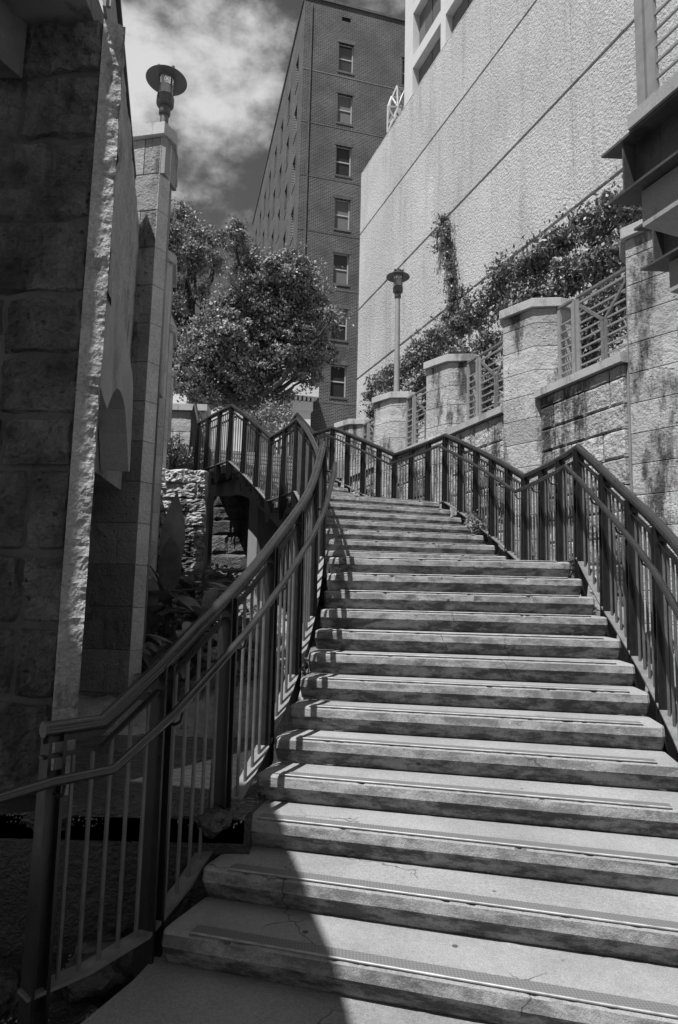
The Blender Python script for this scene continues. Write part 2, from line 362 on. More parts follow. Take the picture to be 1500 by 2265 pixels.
def leaves(name, mat, pts, size, parent, up=0.35, aspect=0.5, droop=0.0, nor=None):
    """many small leaf faces: pts (N,3) world"""
    N = len(pts); org = np.array(worldloc(parent))
    d = rng.normal(size=(N, 3)); d[:, 2] += -droop; d /= np.linalg.norm(d, axis=1)[:, None]
    nn = rng.normal(size=(N, 3)) * (1.0 if nor is None else 0.55); nn[:, 2] += up * 3 * (1.0 if nor is None else 0.3)
    if nor is not None: nn += nor * 1.3
    nn -= (nn * d).sum(1)[:, None] * d; nn /= np.linalg.norm(nn, axis=1)[:, None]
    s = np.cross(nn, d); sz = size * rng.uniform(0.6, 1.35, N)[:, None]
    P = pts - org
    a = P - d * sz * 0.5; c = P + d * sz * 0.5; b = P + s * sz * 0.5 * aspect + nn * sz * 0.08; e = P - s * sz * 0.5 * aspect + nn * sz * 0.08
    V = np.stack([a, b, c, e], 1).reshape(-1, 3)
    me = bpy.data.meshes.new(name); me.vertices.add(4 * N); me.vertices.foreach_set('co', V.ravel().astype(np.float32))
    me.loops.add(4 * N); me.loops.foreach_set('vertex_index', np.arange(4 * N, dtype=np.int32))
    me.polygons.add(N); me.polygons.foreach_set('loop_start', np.arange(0, 4 * N, 4, dtype=np.int32))
    me.materials.append(M[mat]); me.update(calc_edges=True); me.validate()
    return link(name, me, parent)
def clumps(lobes, nclump, nleaf, cr):
    out = []
    for (c, r) in lobes:
        k = max(3, int(nclump * (r / 1.0) ** 2))
        q = rng.normal(size=(k, 3)); q /= np.linalg.norm(q, axis=1)[:, None]
        rad = r * rng.uniform(0.35, 1.05, k) ** 0.6
        cc = np.array(c) + q * rad[:, None]
        for p in cc:
            m = int(nleaf * rng.uniform(0.6, 1.3)); s = cr * rng.uniform(0.6, 1.3)
            out.append(p + rng.normal(size=(m, 3)) * np.array([s, s, s * 0.6]))
    return np.concatenate(out)

def puffs(lobes, nsub, dens, rs_=0.45):
    P = []; N = []
    for (c, r) in lobes:
        k = max(5, int(nsub * r ** 2)) if nsub > 12 else nsub
        q = rng.normal(size=(k, 3)); q /= np.linalg.norm(q, axis=1)[:, None]
        cc = np.array(c) + q * (r * rng.uniform(0.35, 0.95, k))[:, None] * np.array([1, 1, 0.9])
        for p in cc:
            rr_ = r * rs_ * rng.uniform(0.6, 1.2); m = int(dens * rr_ ** 2 * 12.6)
            d = rng.normal(size=(m, 3)); d[:, 2] = np.abs(d[:, 2]) * np.where(rng.random(m) < 0.72, 1, -0.8); d /= np.linalg.norm(d, axis=1)[:, None]
            w = 1 + 0.25 * np.sin(d @ rng.normal(size=3) * 5 + rng.random() * 6)
            P.append(p + d * (rr_ * w * rng.uniform(0.72, 1.1, m))[:, None] * np.array([1, 1, 0.8])); N.append(d)
    return np.concatenate(P), np.concatenate(N)

# pixel helper: a point in the place from an image pixel (own camera model), at a given forward distance
def at(u, v, Y):
    d = _f + _x * ((u - 750) / 1430.0) - _u * ((v - 1132.5) / 1430.0); return Vector(d * (Y / d.y))

# ================================================================== THE STAIR
CX, CY, RI, RO = -8.5, 6.2, 8.42, 10.57
def lag(xs, ys, x):
    t = 0
    for i in range(len(xs)):
        w = ys[i]
        for j in range(len(xs)):
            if j != i: w *= (x - xs[j]) / (xs[i] - xs[j])
        t += w
    return t
ks = [12, 8, 4, 0]
LXY = [(-0.74, 3.05), (-0.36, 4.10), (-0.16, 5.00), (-0.08, 5.84)]
RXY = [(1.52, 2.45), (1.90, 3.66), (2.06, 4.74), (2.06, 5.72)]
def f1(k): return (Vector((lag(ks, [p[0] for p in LXY], k), lag(ks, [p[1] for p in LXY], k))), Vector((lag(ks, [p[0] for p in RXY], k), lag(ks, [p[1] for p in RXY], k))))
def arc(phi):
    a = R(phi); e = Vector((math.cos(a), math.sin(a))); c = Vector((CX, CY)); return (c + e * RI, c + e * RO)
H4 = Vector((-0.276, 0.961))
def f4(i): return (Vector((-2.86, 13.0)) + H4 * (0.3 * i), Vector((-0.72, 13.62)) + H4 * (0.3 * i))
FL1 = [(f1(k), 0.15 * (2 - k)) for k in range(12, -1, -1)]
FL2 = [(arc(7.5 + 1.867 * i), 0.45 + 0.15 * i) for i in range(7)]
FL3 = [(arc(29.3 + 1.85 * i), 1.50 + 0.15 * i) for i in range(6)]
FL4 = [(f4(i), 2.40 + 0.15 * i) for i in range(6)]

stair = thing('concrete_staircase', 'long curving concrete staircase climbing left with metal edged steps', 'staircase', (0.6, 3.0, -1.65))
PROF = [(0.40, 0.0), (0.03, 0.0), (0.012, -0.003), (0.0, -0.013), (-0.011, -0.060), (0.038, -0.146), (0.40, -0.146)]
def make_step(Pl, Pr, z, nl, nr, seed, deep=None):
    """tread block between nosing ends; nl/nr are the next nosing's ends"""
    nseg = 84; mb = MB(); V = []; fw = []
    ts = [0.0, 0.008] + [0.008 + (0.984) * i / (nseg - 2) for i in range(1, nseg - 1)] + [1.0]
    np_ = len(PROF)
    for t in ts:
        P = Pl.lerp(Pr, t); N = nl.lerp(nr, t); d = N - P; gl = d.length; d = d / gl
        end = 1.0 if t in (0.0, 1.0) else 0.0
        for i, (dd, zz) in enumerate(PROF):
            D = (gl + 0.045) if dd > 0.3 else dd
            if deep and dd > 0.3: D = deep
            if end and dd < 0.3: D += 0.018
            zz2 = zz
            if end: zz2 = zz * 0.9 - 0.004
            q = P + d * D
            nz = 0.0
            if 0 < i < 6:
                a = fnoise((t * 9 * 2.2, seed * 7.3, i * 0.8), 3.0); a2 = fnoise((t * 40, seed * 3.1, i), 2.0)
                nz = (-0.004 * max(0, a2) - 0.055 * max(0, a - 0.40)) * (1 if i in (2, 3) else (0.7 if i == 4 else 0.0))
                q = q + d * (-nz)
                zz2 = zz2 + nz * 0.5
            V.append((q.x, q.y, z + zz2))
    F = []
    for s_ in range(len(ts) - 1):
        for i in range(np_): j = (i + 1) % np_; F.append((s_ * np_ + i, s_ * np_ + j, (s_ + 1) * np_ + j, (s_ + 1) * np_ + i))
    F.append(tuple(range(np_))); e = (len(ts) - 1) * np_; F.append(tuple(e + i for i in range(np_ - 1, -1, -1)))
    mb.add(V, F); o = mb.part('step', 'concrete', stair, True, 18)
    # metal nosing
    mb = MB(); w = (Pr - Pl).length; a0, a1 = 0.13 / w, 1 - 0.12 / w; base = []; bead = []; top = []
    n = 10
    for i in range(n + 1):
        t = a0 + (a1 - a0) * i / n; P = Pl.lerp(Pr, t); N = nl.lerp(nr, t); d = (N - P).normalized()
        a = P + d * 0.014; b = P + d * 0.082; base.append((a, b)); bead.append((P.x + d.x * 0.012, P.y + d.y * 0.012, z + 0.0035))
    V = []; F = []
    for a, b in base: V += [(a.x, a.y, z + 0.001), (a.x, a.y, z + 0.006), (b.x, b.y, z + 0.005), (b.x, b.y, z + 0.001)]
    for i in range(n):
        for k in range(4): j = (k + 1) % 4; F.append((i * 4 + k, i * 4 + j, i * 4 + 4 + j, i * 4 + 4 + k))
    F.append((0, 1, 2, 3)); F.append((n * 4 + 3, n * 4 + 2, n * 4 + 1, n * 4)); mb.add(V, F, 0)
    sp = mb.part('nosing_strip', 'strip', o)
    mb = MB(); mb.tube(bead, 0.0055, 10); mb.part('nosing_edge', 'bead', o, True)
def flight(F, after):
    for i, ((Pl, Pr), z) in enumerate(F):
        if i < len(F) - 1: nl, nr = F[i + 1][0]
        else: nl, nr = after
        make_step(Pl, Pr, z, nl, nr, i + len(F) * 3.7 + z, 0.45 if i == len(F) - 1 else None)
flight(FL1, arc(0)); flight(FL2, arc(20.6)); flight(FL3, arc(40.4)); flight(FL4, f4(6))
def slab(name, polyL, polyR, z, th=0.146):
    poly = [tuple(p) for p in polyR] + [tuple(p) for p in reversed(polyL)]
    mb = MB(); mb.prism(poly, z - th, z); return mb.part(name, 'concrete', stair)
ph = [-0.4 + i * 1.2 for i in range(8)]; slab('landing', [arc(p)[0] for p in ph], [arc(p)[1] for p in ph], 0.297)
ph = [21.0 + i * 1.25 for i in range(8)]; slab('landing', [arc(p)[0] for p in ph], [arc(p)[1] for p in ph], 1.347)
a3 = arc(40.8); slab('landing', [a3[0], Vector((-2.83, 13.05))], [a3[1], Vector((-0.70, 13.67))], 2.247)
# concrete carriage under the flights
def carriage(pts, dz0=0.17, th=0.2, inset=0.32):
    mb = MB(); V = []; F = []
    for (Pl, Pr), z in pts:
        e = (Pr - Pl).normalized(); a = Pl + e * inset; b = Pr - e * inset; zt = z - dz0
        V += [(a.x, a.y, zt), (b.x, b.y, zt), (b.x, b.y, zt - th), (a.x, a.y, zt - th)]
    for i in range(len(pts) - 1):
        for k in range(4): j = (k + 1) % 4; F.append((i * 4 + k, i * 4 + j, i * 4 + 4 + j, i * 4 + 4 + k))
    F.append((0, 1, 2, 3)); e = 4 * (len(pts) - 1); F.append((e + 3, e + 2, e + 1, e)); mb.add(V, F)
    return mb.part('carriage_beam', 'conc_beam', stair)
carriage([(p, z - 0.12) for p, z in FL1] + [(arc(2), 0.3), (arc(5.5), 0.3)], th=0.18)
carriage([(arc(5.6), 0.3)] + [(p, z - 0.14) for p, z in FL2] + [(arc(24), 1.35), (arc(28), 1.35)], th=0.26)
carriage([(arc(28.1), 1.33)] + [(p, z - 0.14) for p, z in FL3] + [(arc(41), 2.22), (f4(-1), 2.22)], th=0.3)
for (phi, z1) in ((16.0, 0.85), (37.5, 1.75)):
    a = arc(phi); e = (a[1] - a[0]).normalized(); t = Vector((-e.y, e.x)); c = a[0].lerp(a[1], 0.5)
    mb = MB(); mb.box((c.x, c.y, (z1 - 1.6) / 2), tuple((e * 0.72)) + (0,), tuple(t * 0.16) + (0,), (0, 0, (z1 + 1.6) / 2)); mb.part('support_pier', 'conc_beam', stair)

def sm(a, b, x): t = min(1, max(0, (x - a) / (b - a))); return t * t * (3 - 2 * t)
# ------------------------------------------------------------------ railings
HR = 1.07
def rail_path(side):
    o = []
    def q(pr): 
        e = (pr[0] - pr[1]).normalized() if side == 0 else (pr[1] - pr[0]).normalized(); return pr[side] + e * 0.085
    if side == 0: pre = [(Vector((-1.17, 2.69)), -1.62), (Vector((-1.00, 2.88)), -1.62)]
    else: pre = [(Vector((1.52, 1.75)), -1.62), (Vector((1.56, 2.1)), -1.62)]
    o += [(p, z, 'a') for p, z in pre]
    o += [(q(p), z, '') for p, z in FL1]; o[-1] = (o[-1][0], o[-1][1], 'k')
    o += [(q(arc(p)), 0.30, '') for p in (-1.0, 1.0, 3.0)] + [(q(arc(5.6)), 0.30, 'k')]
    o += [(q(p), z, '') for p, z in FL2]; o[-1] = (o[-1][0], o[-1][1], 'k')
    o += [(q(arc(p)), 1.35, '') for p in (20.5, 22.5, 25.0)] + [(q(arc(27.45)), 1.35, 'k')]
    o += [(q(p), z, '') for p, z in FL3]; o[-1] = (o[-1][0], o[-1][1], 'k')
    d3 = f4(-1); o += [((q(arc(38.55)) * (1 - t) + q(d3) * t), 2.25, '') for t in (0.33, 0.66)] + [(q(d3), 2.25, 'k')]
    o += [(q(p), z, '') for p, z in FL4]; o += [(q(f4(7.5)), 3.15, 'a')]
    return o
post_mb = MB()
for sx in (-1, 1):
    x = 0.030 * sx; t = 0.007
    V = []
    for z, y0, y1 in ((-0.30, 0.020, 0.030), (-0.10, -0.046, 0.060), (0.35, -0.042, 0.046), (HR - 0.055, -0.036, 0.036)):
        V += [(x - t, y0, z), (x + t, y0, z), (x + t, y1, z), (x - t, y1, z)]
    F = [(0, 1, 2, 3), (15, 14, 13, 12)] + [(k * 4 + i, k * 4 + (i + 1) % 4, k * 4 + 4 + (i + 1) % 4, k * 4 + 4 + i) for k in range(3) for i in range(4)]
    post_mb.add(V, F)
post_mb.box((0, 0.0, 0.42), (0.0225, 0, 0), (0, 0.006, 0), (0, 0, 0.45))
POST = post_mb.mesh('post', 'rail')
bm_ = MB(); bm_.tube([(0, 0, 0), (0, 0, 1)], 0.0095, 8); BAL = bm_.mesh('baluster', 'baluster', True)
bk = MB(); bk.tube([(0, -0.03, 0.79), (0, -0.075, 0.785), (0, -0.105, 0.80), (0, -0.115, 0.835)], 0.007, 6); BRK = bk.mesh('bracket', 'rail', True)
def railing(name, label, side):
    path = rail_path(side); root = thing(name, label, 'railing', (path[0][0].x, path[0][0].y, path[0][1]))
    org = worldloc(root)
    P3 = [Vector((p.x, p.y, z)) for p, z, k in path]
    # over the first flight the railing panel stands taller than on the landings
    DT = [0.0] * len(P3); DB = [-0.03] * len(P3)
    for i in range(13):
        k = 12 - i; DT[2 + i] = (0.115 if side == 0 else 0.07) * sm(2.5, 8, k) * (0.75 if k == 12 else 1); DB[2 + i] = -0.13 * sm(-0.5, 2, k) * (0.6 if k == 12 else 1)
    DB[0] = DB[1] = 0.0
    cum = [0.0]
    for i in range(1, len(P3)): cum.append(cum[-1] + (P3[i].xy - P3[i - 1].xy).length)
    def ev(s):
        for i in range(1, len(P3)):
            if s <= cum[i] or i == len(P3) - 1:
                t = (s - cum[i - 1]) / (cum[i] - cum[i - 1]); d = (P3[i].xy - P3[i - 1].xy).normalized()
                return P3[i - 1].lerp(P3[i], t), d, DT[i - 1] * (1 - t) + DT[i] * t, DB[i - 1] * (1 - t) + DB[i] * t
    up = Vector((0, 0, 1)); ins = 1 if side == 0 else -1
    def offs(h, lat, dd=None):
        o = []
        for i, p in enumerate(P3):
            a = P3[max(i - 1, 0)]; b = P3[min(i + 1, len(P3) - 1)]; d = (b.xy - a.xy).normalized(); n = Vector((d.y, -d.x, 0)) * ins
            o.append(p + up * (h + (dd[i] if dd else 0)) + n * lat)
        return o
    mb = MB(); mb.tube(offs(HR - 0.034, 0, DT), 0.033, 16); tr = mb.part('top_rail', 'tube', root, True)
    mb = MB(); mb.sweep(offs(HR - 0.064, 0, DT), 0.016, 0.024); mb.part('rail_web', 'rail', tr)
    mb = MB(); mb.sweep(offs(HR - 0.135, 0, DT), 0.034, 0.012); mb.part('upper_bar', 'rail', root)
    hp = offs(0.86, 0.115, [d * 0.8 for d in DT])
    if side == 0: hp = [Vector((-1.42, 2.05, hp[0].z - 0.02))] + hp
    mb = MB(); mb.tube(hp, 0.021, 12); mb.part('handrail', 'tube', root, True)
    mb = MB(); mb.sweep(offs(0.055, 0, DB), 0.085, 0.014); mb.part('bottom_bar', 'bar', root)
    keys = [0] + [i for i, (_, _, k) in enumerate(path) if k == 'k'] + [len(path) - 1]
    S = []
    for a, b in zip(keys[:-1], keys[1:]):
        n = max(1, round((cum[b] - cum[a]) / 0.53)); S += [cum[a] + (cum[b] - cum[a]) * i / n for i in range(n)]
    S[0] = 0.05
    S.append(cum[-1] - 0.04)
    for s in S:
        p, d, dt, db = ev(s); rz = math.atan2(d.y, d.x) + (0 if side == 0 else math.pi)
        h0, h1 = -0.30, HR - 0.055; sc = (h1 + dt - (h0 + db)) / (h1 - h0)
        po = link('post', POST, root, p + up * (h1 + dt - h1 * sc) - org, rz, (1, 1, sc)); link('bracket', BRK, po)
    for a, b in zip(S[:-1], S[1:]):
        for i in range(1, 6):
            p, d, dt, db = ev(a + (b - a) * i / 6.0)
            link('baluster', BAL, root, p + up * (0.05 + db) - org, random.random() * 0.3, (1, 1, HR - 0.195 + dt - db))
    return root
railing('stair_railing', 'dark metal railing with handrail on the inner left side of the stairs', 0)
railing('stair_railing', 'dark metal railing zigzagging up the right side beside the pillars', 1)

# ================================================================== GROUND, WATER
mb = MB(); mb.add([(-600, -600, -2.6), (600, -600, -2.6), (600, 1500, -2.6), (-600, 1500, -2.6)], [(0, 1, 2, 3)]); struct(mb.part('ground', 'soil'))
# lower floor slab
mb = MB(); p12 = FL1[0][0]
mb.prism([(-1.35, 0.9), (-3.2, -6), (6, -6), (2.6, 1.5), (p12[1].x + 0.02, p12[1].y + 0.3), (p12[0].x - 0.0, p12[0].y + 0.25), (p12[0].x - 0.08, p12[0].y - 0.10), (-1.02, 2.45)], -1.95, -1.65); struct(mb.part('pavement', 'pavement'))
def heightfield(name, x0, x1, y0, y1, nx, ny, fn, mat):
    mb = MB(); V = []; F = []
    for j in range(ny + 1):
        for i in range(nx + 1):
            x = x0 + (x1 - x0) * i / nx; y = y0 + (y1 - y0) * j / ny; V.append((x, y, fn(x, y)))
    F = [(j * (nx + 1) + i, j * (nx + 1) + i + 1, (j + 1) * (nx + 1) + i + 1, (j + 1) * (nx + 1) + i) for j in range(ny) for i in range(nx)]
    mb.add(V, F); return struct(mb.part(name, mat, None, True))
def sm(a, b, x): t = min(1, max(0, (x - a) / (b - a))); return t * t * (3 - 2 * t)
def LXY_at(y):
    if y < 5.8: return float(np.interp(y, [p[1] for p in LXY], [p[0] for p in LXY]))
    a = max(-1, min(1, (y - CY) / RI)); return CX + RI * math.sqrt(max(0, 1 - a * a))
def garden(x, y):
    z = -1.32 + 0.28 * sm(4.6, 6.0, y) + 0.45 * sm(6.0, 8.2, y) + 1.0 * sm(8.0, 12.0, y)
    le = LXY_at(y); z -= 0.7 * sm(-0.25, 0.05, x - le)
    return z + 0.07 * fnoise((x, y, 0), 1.6) + 0.05 * fnoise((x, y, 3), 5) + 0.02 * fnoise((x, y, 3), 17)
heightfield('gravel_bank', -3.5, 0.6, 3.62, 6.62, 50, 50, garden, 'gravel')
heightfield('garden_bed', -4.5, 1.2, 6.6, 12.9, 60, 60, lambda x, y: garden(x, y) + 0.004, 'soil')
def rightbank(x, y):
    e = x - (1.85 + 0.16 * min(y - 2.4, 2.6)) + 0.30 * max(0, y - 7.2)
    return -2.05 + 0.50 * (min(y, 5.9) - 2.4) + 0.30 * max(0, y - 6.6) - 0.5 * sm(0.25, -0.15, e) + 0.10 * fnoise((x, y, 5), 2.0) + 0.06 * fnoise((x, y, 9), 6)
heightfield('rubble_bank', 1.2, 5.2, 1.2, 9.4, 50, 90, lambda x, y: rightbank(x, y), 'rubble_soil')
heightfield('upper_bank', 0.1, 4.0, 8.6, 14.5, 40, 50, lambda x, y: 0.55 + 0.26 * (y - 8.6) + 0.06 * fnoise((x, y, 5), 3.0) - 0.9 * sm(2.3, 1.7, x + 0.42 * (y - 9)), 'soil')
mb = MB(); mb.prism([(-1.75, 3.50), (-0.45, 3.50), (0.0, 5.9), (-2.1, 5.9)], -1.30, -1.17); struct(mb.part('upper_pool', 'water'))
heightfield('lower_pool', -3.2, -0.2, -1.0, 3.46, 50, 70, lambda x, y: -1.86 + 0.05 * fnoise((x, y, 1), 6) * sm(2.0, 3.3, y) + 0.02 * fnoise((x, y, 2), 14), 'water')
weir = thing('stone_weir', 'low dark stone weir with water spilling over behind the railing', 'weir', (-1.1, 3.55, -1.9))
mb = MB(); mb.aabb(-1.75, -0.42, 3.50, 3.62, -2.3, -1.185); mb.part('weir_wall', 'wet', weir)
mb = MB()
def blob(c, r, fl=0.6):
    n = 6; V = [(c[0], c[1], c[2] + r * fl)] + [(c[0] + r * math.cos(k * 1.047) * random.uniform(.7, 1.2), c[1] + r * math.sin(k * 1.047) * random.uniform(.7, 1.2), c[2]) for k in range(6)] + [(c[0], c[1], c[2] - r * fl)]
    mb.add(V, [(0, 1 + k, 1 + (k + 1) % 6) for k in range(6)] + [(7, 1 + (k + 1) % 6, 1 + k) for k in range(6)])
for i in range(260):
    x = random.uniform(-1.72, -0.46)
    if fnoise((x, 2, 0), 6) + random.uniform(-.3, .3) > 0.05: blob((x, 3.49 - random.uniform(0, .03), -1.175 - random.uniform(0, .05)), random.uniform(0.002, 0.006), 1.2)
for i in range(1100):
    x, y = random.uniform(-1.7, -0.6), 3.44 - abs(random.gauss(0, 0.28))
    if fnoise((x, y, 5), 4) > -0.05: blob((x, y, -1.845 + random.uniform(0, .03)), random.uniform(0.003, 0.010), 0.7)
o = mb.part('falling_water', 'foam', weir, True); o['kind'] = 'stuff'
def rock(name, c, r, seed, mat='rock'):
    bm = bmesh.new(); bmesh.ops.create_icosphere(bm, subdivisions=4, radius=1.0)
    for v in bm.verts:
        p = v.co.copy(); k = 1 + 0.32 * fnoise((p.x + seed, p.y, p.z), 1.3) + 0.16 * fnoise((p.x, p.y + seed, p.z), 3.5) + 0.05 * fnoise((p.x, p.y + seed, p.z), 9); v.co = Vector((p.x * r[0], p.y * r[1], p.z * r[2])) * k
    me = bpy.data.meshes.new(name); bm.to_mesh(me); bm.free(); me.materials.append(M[mat])
    return link(name, me, None, c, random.random() * 6)
RK = [((-1.05, 3.30, -1.80), (0.22, 0.16, 0.12), 'wet boulder in the splash below the weir'),
      ((-1.45, 3.1, -1.86), (0.2, 0.15, 0.12), 'dark wet boulder under the newel post side of the weir'),
      ((-0.62, 3.52, -1.20), (0.13, 0.09, 0.06), 'small wet stone on the stair end of the weir lip'),
      ((-1.42, 3.53, -1.20), (0.16, 0.09, 0.06), 'wet stone on the pier end of the weir lip'),
      ((-1.30, 6.75, -0.98), (0.42, 0.3, 0.34), 'pale boulder behind the strappy plant in the garden'),
      ((-1.85, 6.35, -1.08), (0.26, 0.2, 0.2), 'small boulder at the foot of the first buttress'),
      ((-0.75, 7.6, -0.62), (0.35, 0.28, 0.3), 'shaded boulder lying under the curved stair'),
      ((-1.15, 5.75, -1.24), (0.3, 0.2, 0.16), 'flat boulder at the edge of the upper pool'),
      ((2.40, 4.95, -0.36), (0.14, 0.12, 0.12), 'rough chunk of rubble beside the middle of the first flight')]
for i, (c, r, l) in enumerate(RK): tag(rock('boulder', c, r, i * 7.7, 'wet' if i < 4 else 'rock'), l, 'boulder', 'garden boulders')
pl = thing('planter_edge', 'low pale block edging the garden bed by the first buttress', 'edging', (-1.75, 6.1, -1.2))
stone_wall(pl, (-1.86, 6.08, 0), (0.97, -0.1, 0), (-0.1, -0.99, 0), 0.62, -1.2, -0.86, 0.34, (0.3, 0.62), 'ashlar_dark', 0.012, 0.01, 0.02, 4, 0.22)

# ================================================================== LEFT SIDE: pier, wall, buttresses, bridge
HL = Vector((-0.245, 0.97, 0)).normalized(); NLf = Vector((HL.y, -HL.x, 0))
pier = thing('stone_pier', 'massive dark rough stone bridge pier filling the left edge', 'pier', (-2.6, 4.1, -2.0))
c0 = Vector((-1.57, 3.75, 0)); uL = Vector((-1, 0.10, 0)).normalized(); nF = Vector((-0.10, -1, 0)).normalized()
mb = MB(); mb.prism([(-1.60, 3.768), (-1.50, 3.83), (-1.80, 4.46), (-4.2, 4.46), (-4.2, 4.028)], -2.4, 3.56); mb.part('mortar_core', 'dark_mortar', pier)
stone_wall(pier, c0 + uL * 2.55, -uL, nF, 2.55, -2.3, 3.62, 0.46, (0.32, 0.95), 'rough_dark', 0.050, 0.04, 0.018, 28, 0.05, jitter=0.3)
cu = Vector((0.90, 0.436, 0)).normalized(); cn = Vector((0.436, -0.90, 0))
def rough_strip(name, o, u, nrm, L, z0, z1, nx, nz, amp, mat, par):
    mb = MB(); V = []
    for j in range(nz + 1):
        for i in range(nx + 1):
            p = Vector(o) + Vector(u) * (L * i / nx); p.z = z0 + (z1 - z0) * j / nz
            k = fnoise((p.x, p.y, p.z * 0.7), 3) + 0.7 * fnoise((p.x, p.y, p.z), 8) + 0.45 * fnoise((p.x, p.y, p.z), 20) + 0.3 * fnoise((p.x, p.y, p.z), 45)
            c_ = (p.z * 2.15) % 1.0; k -= 1.1 * max(0, 1 - abs(c_ - 0.5) * 22) * (0.5 + fnoise((p.z, 3, 1), 2))
            p = p + Vector(nrm) * (k * amp); V.append(p)
    F = [(j * (nx + 1) + i, j * (nx + 1) + i + 1, (j + 1) * (nx + 1) + i + 1, (j + 1) * (nx + 1) + i) for j in range(nz) for i in range(nx)]
    mb.add(V, F); return mb.part(name, mat, par)
rough_strip('cut_edge', c0 + Vector((-0.015, -0.005, 0)), cu, cn, 0.135, -2.3, 3.62, 10, 300, 0.017, 'edge_stone', pier)
sdv = Vector((-0.43, 0.90, 0)).normalized(); rough_strip('side_face', c0 + cu * 0.119, sdv, Vector((sdv.y, -sdv.x, 0)), 0.7, -2.3, 3.62, 12, 160, 0.015, 'rough_dark', pier)
def buttress(i):
    off = Vector((-0.63, 2.53, 0)) * i
    rf = Vector((-1.92, 6.15, 0)) + off; fl = rf + Vector((-0.978, 0.21, 0)) * 0.78; re = rf + Vector((0.075, 0.13, 0)); bk = re + HL * 0.7; bl = fl + HL * 0.8
    nm = ['first stone buttress on the left wall, shaded and carrying a streaked cap', 'second stone buttress on the left wall, half sunlit', 'third stone buttress on the left wall, pale and narrow', 'farthest stone buttress on the left wall']
    t = thing('stone_buttress', nm[i], 'buttress', tuple(rf - Vector((0, 0, 1.2))), 'buttresses along the left wall')
    zb = -1.4 if i == 0 else -1.0
    mb = MB(); k = 0.012; mb.prism([(fl.x, fl.y + k), (rf.x - k, rf.y + k), (re.x - k, re.y), (bk.x - k, bk.y), (bl.x, bl.y)], zb, 4.58); mb.part('mortar_core', 'mortar', t)
    z = zb; kk = 0; dr = (rf - fl).normalized()
    while z < 4.5:
        h = min(0.40, 4.6 - z); sp = 0.78 if kk % 2 else (0.56 + 0.06 * math.sin(kk * 2.3 + i))
        p = fl + dr * sp
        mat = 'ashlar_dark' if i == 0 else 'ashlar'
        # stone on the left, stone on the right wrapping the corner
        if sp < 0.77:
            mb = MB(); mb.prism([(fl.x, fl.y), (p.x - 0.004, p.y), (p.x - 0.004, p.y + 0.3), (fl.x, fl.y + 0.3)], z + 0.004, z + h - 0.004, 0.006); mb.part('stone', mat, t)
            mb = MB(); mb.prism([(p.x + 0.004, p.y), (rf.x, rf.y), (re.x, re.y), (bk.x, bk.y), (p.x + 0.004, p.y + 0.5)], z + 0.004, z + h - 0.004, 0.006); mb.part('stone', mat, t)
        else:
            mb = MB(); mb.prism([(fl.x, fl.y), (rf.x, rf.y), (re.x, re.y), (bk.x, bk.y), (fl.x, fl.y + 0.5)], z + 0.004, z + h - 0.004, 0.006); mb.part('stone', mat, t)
        z += h; kk += 1
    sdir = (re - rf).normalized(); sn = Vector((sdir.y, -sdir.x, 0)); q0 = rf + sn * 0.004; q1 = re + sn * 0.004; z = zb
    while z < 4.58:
        mb = MB(); mb.prism([(q0.x, q0.y), (q1.x, q1.y), (q1.x - sn.x * .02, q1.y - sn.y * .02), (q0.x - sn.x * .02, q0.y - sn.y * .02)], z + .003, min(z + 0.397, 4.6), 0.002); mb.part('cut_edge', 'bounce_edge', t); z += 0.4  # thin pale strips carry the edge's bounced brightness in their colour
    e = 0.05
    a = fl + Vector((-0.02, -e, 0)); b = rf + Vector((e * 0.8, -e, 0)); c_ = re + Vector((e, 0, 0)); d_ = bk + Vector((e, e, 0)); f_ = bl + Vector((0, e, 0))
    m_ = a.lerp(b, 0.34); m2 = f_.lerp(d_, 0.34)
    mb = MB(); mb.prism([(a.x, a.y), (m_.x - 0.004, m_.y), (m2.x - 0.004, m2.y), (f_.x, f_.y)], 4.605, 4.74, 0.005); mb.part('cap_stone', 'cap', t)
    mb = MB(); mb.prism([(m_.x + 0.004, m_.y), (b.x, b.y), (c_.x, c_.y), (d_.x, d_.y), (m2.x + 0.004, m2.y)], 4.605, 4.74, 0.005); mb.part('cap_stone', 'cap', t)
    if i == 0:
        mb = MB(); mb.prism([(b.x - 0.03, b.y + 0.05), (b.x + 0.012, b.y + 0.05), (b.x + 0.06, b.y + 0.35), (b.x + 0.02, b.y + 0.35)], 4.20, 4.603); mb.part('drip_plate', 'conc_beam', t)
for i in range(4): buttress(i)
wl = thing('left_retaining_wall', 'tall weathered stone wall running back between the left buttresses', 'wall', (-2.3, 7.0, -1.2))
w0 = Vector((-1.665, 4.46, 0))
mb = MB(); q0 = w0 - NLf * 0.03; q1 = q0 + HL * 2.0; mb.prism([(q0.x, q0.y), (q1.x, q1.y), (q1.x - 3, q1.y), (q0.x - 3, q0.y)], 1.95, 3.5); mb.part('mortar_core', 'mortar', wl)
mb = MB(); mb.prism([(q0.x - .5, q0.y), (q1.x - .5, q1.y), (q1.x - 3, q1.y), (q0.x - 3, q0.y)], -2.2, 1.949); mb.part('mortar_core', 'dark_mortar', wl)
q2 = q1 + HL * 6.5; mb = MB(); mb.prism([(q1.x, q1.y), (q2.x, q2.y), (q2.x - 3, q2.y), (q1.x - 3, q1.y)], -2.2, 2.3); mb.part('mortar_core', 'mortar', wl)
rough_strip('wall_face', w0 - HL * 0.5, HL, NLf, 2.45, 1.95, 3.62, 50, 70, 0.014, 'edge_stone', wl)
stone_wall(wl, w0 - NLf * 0.46, HL, NLf, 1.95, -2.0, 1.9, 0.5, (0.5, 1.0), 'rough_dark', 0.03, 0.02, 0.02, 5, 0.06)
